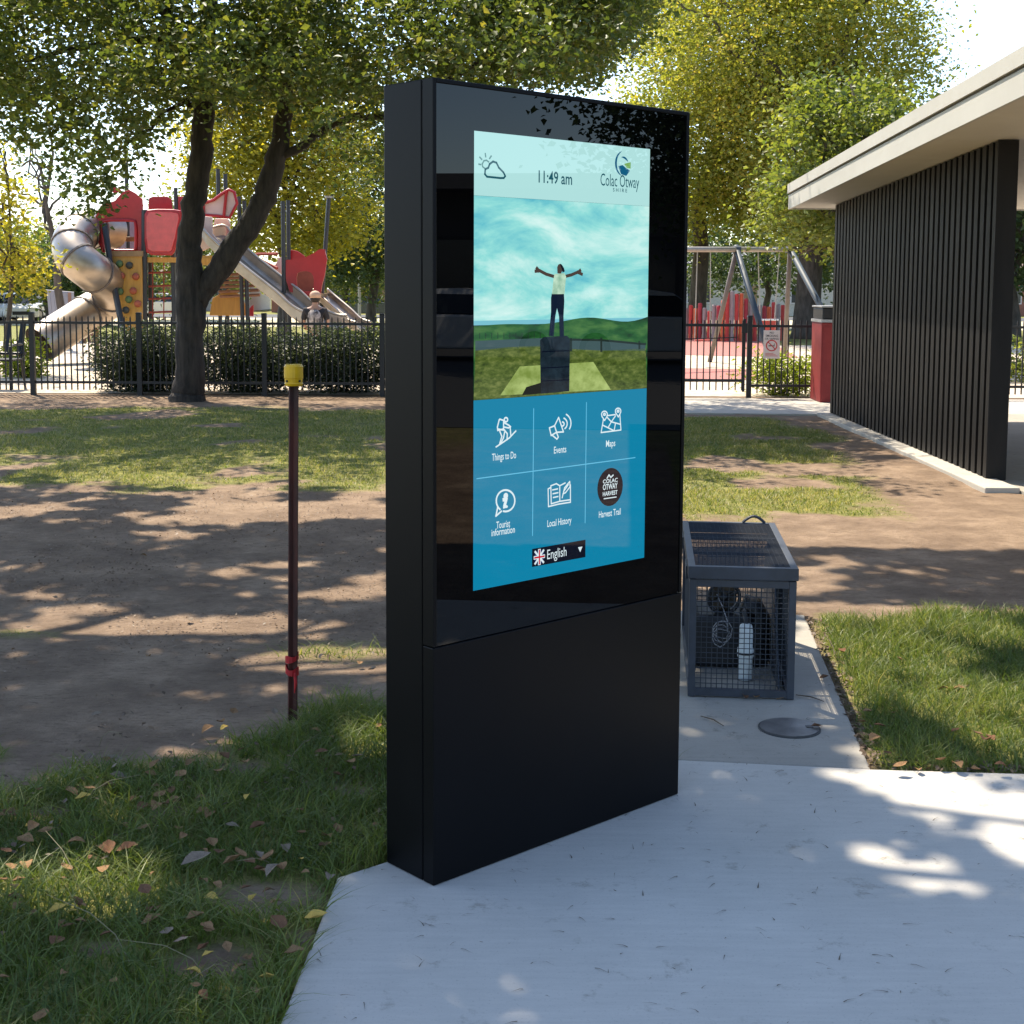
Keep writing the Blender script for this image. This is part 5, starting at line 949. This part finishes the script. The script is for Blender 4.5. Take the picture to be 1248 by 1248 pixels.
M_BRICK = pm('house_brick', (.34, .14, .09), (.26, .11, .07), scale=3, rough=.9); M_CREAM = pm('house_cream', (.66, .58, .46), rough=.8); M_TILE = pm('roof_tile', (.20, .12, .10), (.15, .10, .08), scale=3, rough=.8); M_TILEG = pm('roof_grey', (.22, .22, .23), rough=.7); M_PANE = pm('window_pane', (.04, .05, .06), rough=.1)
def house(label, x, y, w, d, h, wall, roof, z=-.5):
    t_ = thing('house', label, 'house', (x, y, z), 'houses across the street'); MB().box(x-w/2, x+w/2, y-d/2, y+d/2, z, z+h).build('wall', wall, t_)
    e_ = .5; a = [(x-w/2-e_, y-d/2-e_, z+h), (x+w/2+e_, y-d/2-e_, z+h), (x+w/2+e_, y+d/2+e_, z+h), (x-w/2-e_, y+d/2+e_, z+h), (x-w/2+d*.4, y, z+h+1.8), (x+w/2-d*.4, y, z+h+1.8)]
    MB().add(a, [(3, 2, 1, 0), (0, 1, 5, 4), (1, 2, 5), (2, 3, 4, 5), (3, 0, 4)]).build('roof', roof, t_)
    n = max(2, int(w/3.2))
    for k in range(n):
        cx = x-w/2+w*(k+.5)/n
        if k == n//2: dr = MB().box(cx-.45, cx+.45, y-d/2-.05, y-d/2-.002, z, z+2.1).build('door', M_PLYD, t_)
        else:
            wn = MB().box(cx-.85, cx+.85, y-d/2-.06, y-d/2-.002, z+.85, z+2.15).build('window', M_SIGN, t_); MB().box(cx-.77, cx+.77, y-d/2-.075, y-d/2-.061, z+.93, z+2.07).build('pane', M_PANE, wn)
house('low red brick house with brown roof behind the tube slide', X(95, 104), 104, 16, 9, 2.9, M_BRICK, M_TILE); house('cream house with grey roof behind the rope ladder', X(210, 108), 108, 14, 9, 2.9, M_CREAM, M_TILEG)
house('orange brick house with brown roof beside the grey pole', X(448, 104), 104, 13, 9, 2.8, M_BRICK, M_TILE); house('cream house with brown roof left of the parked cars', X(-40, 108), 108, 14, 9, 2.9, M_CREAM, M_TILE)
house('cream house with grey roof behind the coloured posts', X(900, 100), 100, 18, 9, 2.9, M_CREAM, M_TILEG); house('brick house with brown roof far behind the shelter', X(1150, 104), 104, 16, 9, 2.9, M_BRICK, M_TILE)
pl_ = thing('street_pole', 'plain grey steel street pole beside the orange brick house', 'pole', (X(438, 60), 60, -.37)); MB().tube([(X(438, 60), 60, -.4), (X(438, 60), 60, 3.2)], [.075, .06], 10).build('shaft', M_GALV, pl_); MB().tube([(X(438, 60), 60, 3.2), (X(438, 60), 60, 3.28)], .085, 10).build('pole_cap', M_DARKP, pl_)
# grey slatted cubby
cb_ = thing('slatted_cubby', 'grey weathered slatted cubby hut in front of the parked cars', 'cubby', (X(70, 36), 36, 0)); M_GSL = pm('grey_slat', (.36, .33, .33), (.28, .26, .26), scale=4, rough=.8, stretch=(1, 1, .2))
for k in range(8):
    f = k/7; a = Vector((X(58, 36)+f*.75+.1, 36, 0)); b_ = Vector((X(52, 36)+f*.62, 36.4, 1.36-.06*f)); MB().obox(a, (.085, 0, 0), (0, .03, 0), b_-a).build('slat', M_GSL, cb_)
for k in range(6): f = k/5; a = Vector((X(85, 36)+f*.5, 36+.3*f, 0)); b_ = Vector((X(78, 36)+f*.3, 36.4+.2*f, 1.32-.3*f)); MB().obox(a, (.085, 0, 0), (0, .03, 0), b_-a).build('slat', M_TIMB, cb_)
MB().tube([(X(50, 36), 36.42, 1.36), (X(84, 36), 36.5, 1.3)], .04, 8).build('ridge_pole', M_GSL, cb_)
# ------------------------------------------------------------------ to the right of the frame: shops and a tree that the kiosk glass mirrors
sp_ = thing('shop_building', 'long dark flat roofed building across the car park to the right', 'building', (37, 2, 0)); MB().box(34, 41, -26, 22, 0, 4.1).build('wall', pm('dark_wall', (.10, .09, .085), (.07, .065, .06), scale=1, rough=.8), sp_); MB().box(32.6, 41.4, -26.4, 22.4, 4.102, 4.5).build('roof', pm('dark_roof', (.07, .07, .075), rough=.8), sp_)
for k in range(9): y = -23+k*5; wn = MB().box(33.9, 33.998, y, y+3.4, .5, 2.9).build('window', M_BLACKMET, sp_); MB().box(33.88, 33.899, y+.1, y+3.3, .6, 2.8).build('pane', M_PANE, wn)
simple_tree('car_park_tree', 'dense dark tree in the car park to the right', (21, 6.6, 0), 9, [((0, 0, 6.0), (3.6, 3.9, 3.6)), ((0, 1, 4), (3, 3, 2.0))], 60000, .15, L_DARK, 99, .25, shell=.2)
car('white car parked in the car park to the right', 25, 4.6, 0, 1.45, M_CARW, group='cars in the car park'); car('white hatchback parked in the car park to the right', 25.5, 0.8, 0, 1.62, M_CARW, group='cars in the car park')

# ------------------------------------------------------------------ fallen leaves
def leaf_mesh(seed):
    r = random.Random(seed); mb = MB(); out = [(0, -.5), (.22, -.28), (.34, 0), (.24, .26), (.09, .42), (0, .55), (-.10, .40), (-.27, .22), (-.33, -.05), (-.2, -.3)]; c1, c2 = r.uniform(.5, 1.9), r.uniform(-.9, .9)
    f = lambda x, y: (x*r.uniform(.9, 1.1), y, c1*x*x*1.2+c2*y*y*.6+.10*abs(x)+r.uniform(-.02, .02))
    spine = [f(0, y) for y in (-.5, -.2, .1, .35, .55)]; R_ = [f(*out[i]) for i in (1, 2, 3)]; L_ = [f(*out[i]) for i in (9, 8, 7)]; vs = spine+R_+L_
    return mb.add(vs, [(0, 5, 1), (1, 5, 6, 2), (2, 6, 7, 3), (3, 7, 4), (0, 1, 8), (1, 2, 9, 8), (2, 3, 10, 9), (3, 4, 10)])
LM = {}
for nm, c1, c2 in (('tan', (.32, .19, .095), (.21, .12, .06)), ('brown', (.20, .10, .055), (.13, .07, .04)), ('yellow', (.62, .42, .10), (.5, .33, .09)), ('pale', (.27, .21, .155), (.20, .15, .11))): LM[nm] = pm('fallen_'+nm, c1, c2, scale=16, rough=.9, spec=.1, bmp=.3, bscale=90)
LME = {}
for nm in LM: LME[nm] = [leaf_mesh(k+ord(nm[0]) % 7).mesh('fallen_leaf', LM[nm]) for k in range(5)]
rl_ = random.Random(12)
SURF = {'grass': 'on the long grass left of the slab', 'dirt': 'on the bare dirt under the forked tree', 'lawn': 'on the lawn right of the concrete pad', 'pad': 'on the concrete by the mesh cage'}
def drop(p, size, nm, surf, z=None):
    o = bpy.data.objects.new('fallen_leaf', rl_.choice(LME[nm])); COL.objects.link(o); zz = z if z is not None else {'grass': .03, 'dirt': -.004, 'lawn': .025, 'pad': .002}[surf]
    o.location = (p.x, p.y, zz); o.scale = (size,)*3; o.rotation_euler = (rl_.uniform(-.35, .35), rl_.uniform(-.35, .35), rl_.uniform(0, 6.28)); tag(o, 'small %s dry leaf lying %s' % (nm, SURF[surf]), 'leaf', '%s fallen leaves %s' % (nm, SURF[surf]))
    return o
big = drop(gnd(240, 1051, .04), .085, 'pale', 'grass', .05); tag(big, 'large pale grey dry leaf lying on the long grass', 'leaf'); del big['group']
yl = drop(gnd(69, 1112, .04), .055, 'yellow', 'grass', .045); tag(yl, 'single plump yellow leaf on the dark grass', 'leaf'); del yl['group']
for x, y, nm in ((760, 560, 't'), (735, 572, 't'), (820, 565, 'p'), (850, 575, 't'), (895, 600, 't'), (865, 610, 'p'), (790, 580, 'b'), (840, 600, 't'), (670, 505, 't'), (695, 535, 'b'), (735, 460, 'p'), (640, 405, 't'), (665, 408, 't'), (490, 280, 't'), (480, 290, 't'), (365, 245, 'p'), (335, 250, 't'), (285, 258, 'p'), (375, 297, 'p'), (340, 328, 'b'), (710, 245, 'b'), (690, 290, 't'), (775, 270, 't'), (575, 310, 't'), (600, 255, 't'), (225, 355, 't'), (285, 355, 't'), (265, 380, 'y'), (30, 415, 'b'), (105, 465, 't'), (145, 470, 't'), (80, 495, 't'), (20, 545, 'b'), (35, 600, 't'), (85, 580, 't'), (60, 640, 't'), (45, 690, 'b'), (55, 715, 't'), (210, 595, 't'), (240, 515, 't'), (320, 530, 't'), (345, 545, 'b'), (400, 550, 'b'), (530, 795, 'p'), (575, 840, 'p'), (645, 840, 'b'), (655, 785, 't'), (620, 755, 't'), (615, 925, 'y'), (760, 895, 't'), (790, 905, 'b'), (720, 830, 't'), (1000, 765, 'y'), (935, 865, 't'), (845, 930, 'y'), (460, 685, 'b'), (480, 745, 't'), (1045, 615, 'p'), (905, 520, 'p'), (955, 480, 't'), (1035, 485, 't'), (1030, 520, 'b'), (1070, 470, 't'), (815, 480, 'b'), (870, 95, 'p'), (1110, 265, 't'), (1135, 250, 'p'), (1200, 150, 'b'), (1020, 240, 'b'), (130, 1060, 't'), (330, 610, 't'), (180, 840, 'b'), (455, 400, 'b'), (480, 390, 'b'), (505, 370, 't'), (530, 380, 'b'), (550, 372, 't'), (520, 395, 'b'), (495, 405, 't'), (565, 385, 'b'), (740, 115, 't'), (700, 125, 't'), (660, 145, 't'), (1195, 465, 't'), (870, 690, 't'), (850, 655, 'b'), (885, 790, 'b')):
    drop(gnd(x/2.6, 830+y/2.6, .03), rl_.uniform(.034, .058), {'t': 'tan', 'p': 'pale', 'b': 'brown', 'y': 'yellow'}[nm], 'grass', rl_.uniform(.02, .05))
for x, y, nm in ((305, 110, 'p'), (30, 310, 'p'), (600, 768, 'p'), (1090, 888, 'y'), (1020, 885, 'p'), (890, 950, 'p'), (470, 527, 'p'), (455, 565, 't'), (850, 503, 't'), (175, 702, 'p'), (470, 885, 't'), (95, 795, 'p'), (1180, 930, 'p'), (1140, 910, 't')):
    drop(gnd(x/2.6, 460+y/2.6 if y != 110 else 872, 0), rl_.uniform(.03, .05), {'t': 'tan', 'p': 'pale', 'b': 'brown', 'y': 'yellow'}[nm], 'dirt', .006)
for x, y, nm in ((895, 1075, 'b'), (990, 1100, 'b'), (965, 1090, 't'), (1005, 1090, 'b'), (700, 1025, 't'), (720, 850, 't'), (535, 830, 'b'), (575, 865, 'p'), (900, 1180, 't'), (850, 1170, 't'), (680, 1150, 'b'), (720, 1190, 't'), (780, 1185, 't'), (960, 1185, 't'), (1040, 1190, 'b'), (640, 1090, 't'), (600, 1040, 't'), (905, 935, 't'), (930, 930, 'p'), (860, 940, 't'), (655, 1060, 'b'), (615, 1020, 't')):
    p = gnd(820+x/2.6, 480+y/2.6, .02); drop(p, rl_.uniform(.035, .06), {'t': 'tan', 'p': 'pale', 'b': 'brown'}[nm], 'lawn', rl_.uniform(.012, .04))
for x, y, nm in ((265, 968, 't'), (228, 967, 'b'), (343, 966, 't'), (480, 905, 'b'), (455, 1060, 'b')): drop(gnd(820+x/2.6, 480+y/2.6), .04, {'t': 'tan', 'b': 'brown'}[nm], 'pad', .008)
for k in range(70):
    p = gnd(rl_.uniform(0, 440), 880+360*rl_.random()**.8, .03)
    if p.x < -.53+.0*p.y and p.y < yb(p.x): drop(p, rl_.uniform(.022, .042), rl_.choice(['tan', 'brown', 'brown', 'tan', 'tan', 'yellow']), 'grass', rl_.uniform(.015, .045))
M_TWIG = pm('twig', (.12, .09, .06), rough=.9)
for k, (a, b_, lab) in enumerate((((854, 874), (882, 886), 'thin dark twig on the concrete pad beside the kiosk'), ((970, 848), (1004, 856), 'thin dark twig lying along the right foot of the mesh cage'), ((1010, 780), (1018, 800), 'short twig on the edge of the concrete pad'))):
    p, q = gnd(*a), gnd(*b_); m_ = (p+q)/2+Vector((.006, .01, 0)); tw_ = MB().tube([p+Vector((0, 0, .004)), m_+Vector((0, 0, .006)), q+Vector((0, 0, .004))], [.002, .003, .0015], 5).build('twig', M_TWIG, base=tuple(p)); tag(tw_, lab, 'twig')
# small debris on the concrete: specks nobody could count
rg_ = np.random.default_rng(77); n = 900; x = rg_.uniform(-.5, 2.2, n); y = rg_.uniform(2.5, 6.4, n); k = inpoly(x, y, SLAB) | inpoly(x, y, SLAB2); x, y = x[k], y[k]
V, Fc, nf = blades(np.stack([x, y, np.full(len(x), .0015)], 1), rg_.uniform(.003, .016, len(x)), rg_.uniform(.002, .004, len(x)), np.full(len(x), 3.0), rg_, 2); V[:, 2] = np.clip(V[:, 2], .0008, .004)
tag(npmesh('leaf_debris', V, Fc, M_TWIG), 'tiny dark leaf crumbs scattered over the concrete', 'debris', kind='stuff')

def litter(name, label, P, rng, smin, smax):
    n = len(P); V, Fc, r = leaf_cloud(P, 1.0, rng, up=2.5, aspect=.55, fold=.12); c = np.repeat(P, 4, 0); V = c+(V-c)*np.repeat(rng.uniform(smin, smax, n), 4)[:, None]; V[:, 2] = np.maximum(V[:, 2], c[:, 2]-.002)
    return tag(npmesh(name, V, Fc, M_LIT, attr={'rnd': ('FACE', r)}), label, 'leaf litter', kind='stuff')
M_LIT = leafmat('litter', [(0, (.05, .035, .025)), (.45, (.13, .085, .055)), (.75, (.24, .16, .10)), (1, (.5, .4, .3))], .1, (1, .9, .7), .2)
rg = np.random.default_rng(8); n = 30000; x = rg.uniform(-4.5, 1.2, n); y = 4.2+7*rg.random(n)**1.4; k = (fbm(x, y, 1.3, 3)+.12*rg.random(n) > .52) & ~inpoly(x, y, SLAB) & ~inpoly(x, y, SLAB2); x, y = x[k], y[k]
litter('leaf_litter', 'fine crumbled leaf litter strewn over the bare dirt', np.stack([x, y, gz_at(x, y)+.012], 1), rg, .006, .022)
n = 900; t_ = rg.random(n); e0_ = np.array([1.19, 4.42]); e1_ = np.array([1.42, 6.5]); e2_ = np.array([3.0, 4.33]); xy = np.where((np.arange(n) % 2 == 0)[:, None], e0_+(e1_-e0_)*t_[:, None], e0_+(e2_-e0_)*t_[:, None]); x = xy[:, 0]+np.abs(rg.normal(0, .05, n)); y = xy[:, 1]+rg.normal(0, .01, n)+np.where(np.arange(n) % 2 == 1, np.abs(rg.normal(0, .05, n)), 0)
litter('leaf_litter', 'brown leaf scraps caught along the lawn edge of the concrete', np.stack([x, y, gz_at(x, y)+.014], 1), rg, .012, .035)
n = 700; x = rg.uniform(-1.7, -.35, n); y = rg.uniform(2.7, 5.3, n); k = (fbm(x+9, y, 2.2, 2) > .5) & ~inpoly(x, y, SLAB); x, y = x[k], y[k]
litter('leaf_litter', 'dry leaf scraps sunk in the long grass', np.stack([x, y, gz_at(x, y)+rg.uniform(.015, .06, len(x))], 1), rg, .012, .034)
M_STALK = pm('dry_stalk', (.24, .2, .11), rough=.8)
mb = MB(); rs = random.Random(3)
for k in range(10):
    p = gnd(rs.uniform(0, 400), rs.uniform(900, 1240)); 
    if p.x > -.55: continue
    a = rs.uniform(0, 6.28); L = rs.uniform(.14, .3); mb.tube([p+Vector((math.cos(a)*L*f**1.5*.8, math.sin(a)*L*f**1.5*.8, L*(f-.45*f*f)*.8)) for f in (0, .3, .6, 1)], [.0013, .0012, .001, .0006], 4)
tag(mb.build('dry_stalks', M_STALK), 'thin straw coloured grass stalks among the long grass', 'grass', kind='stuff')
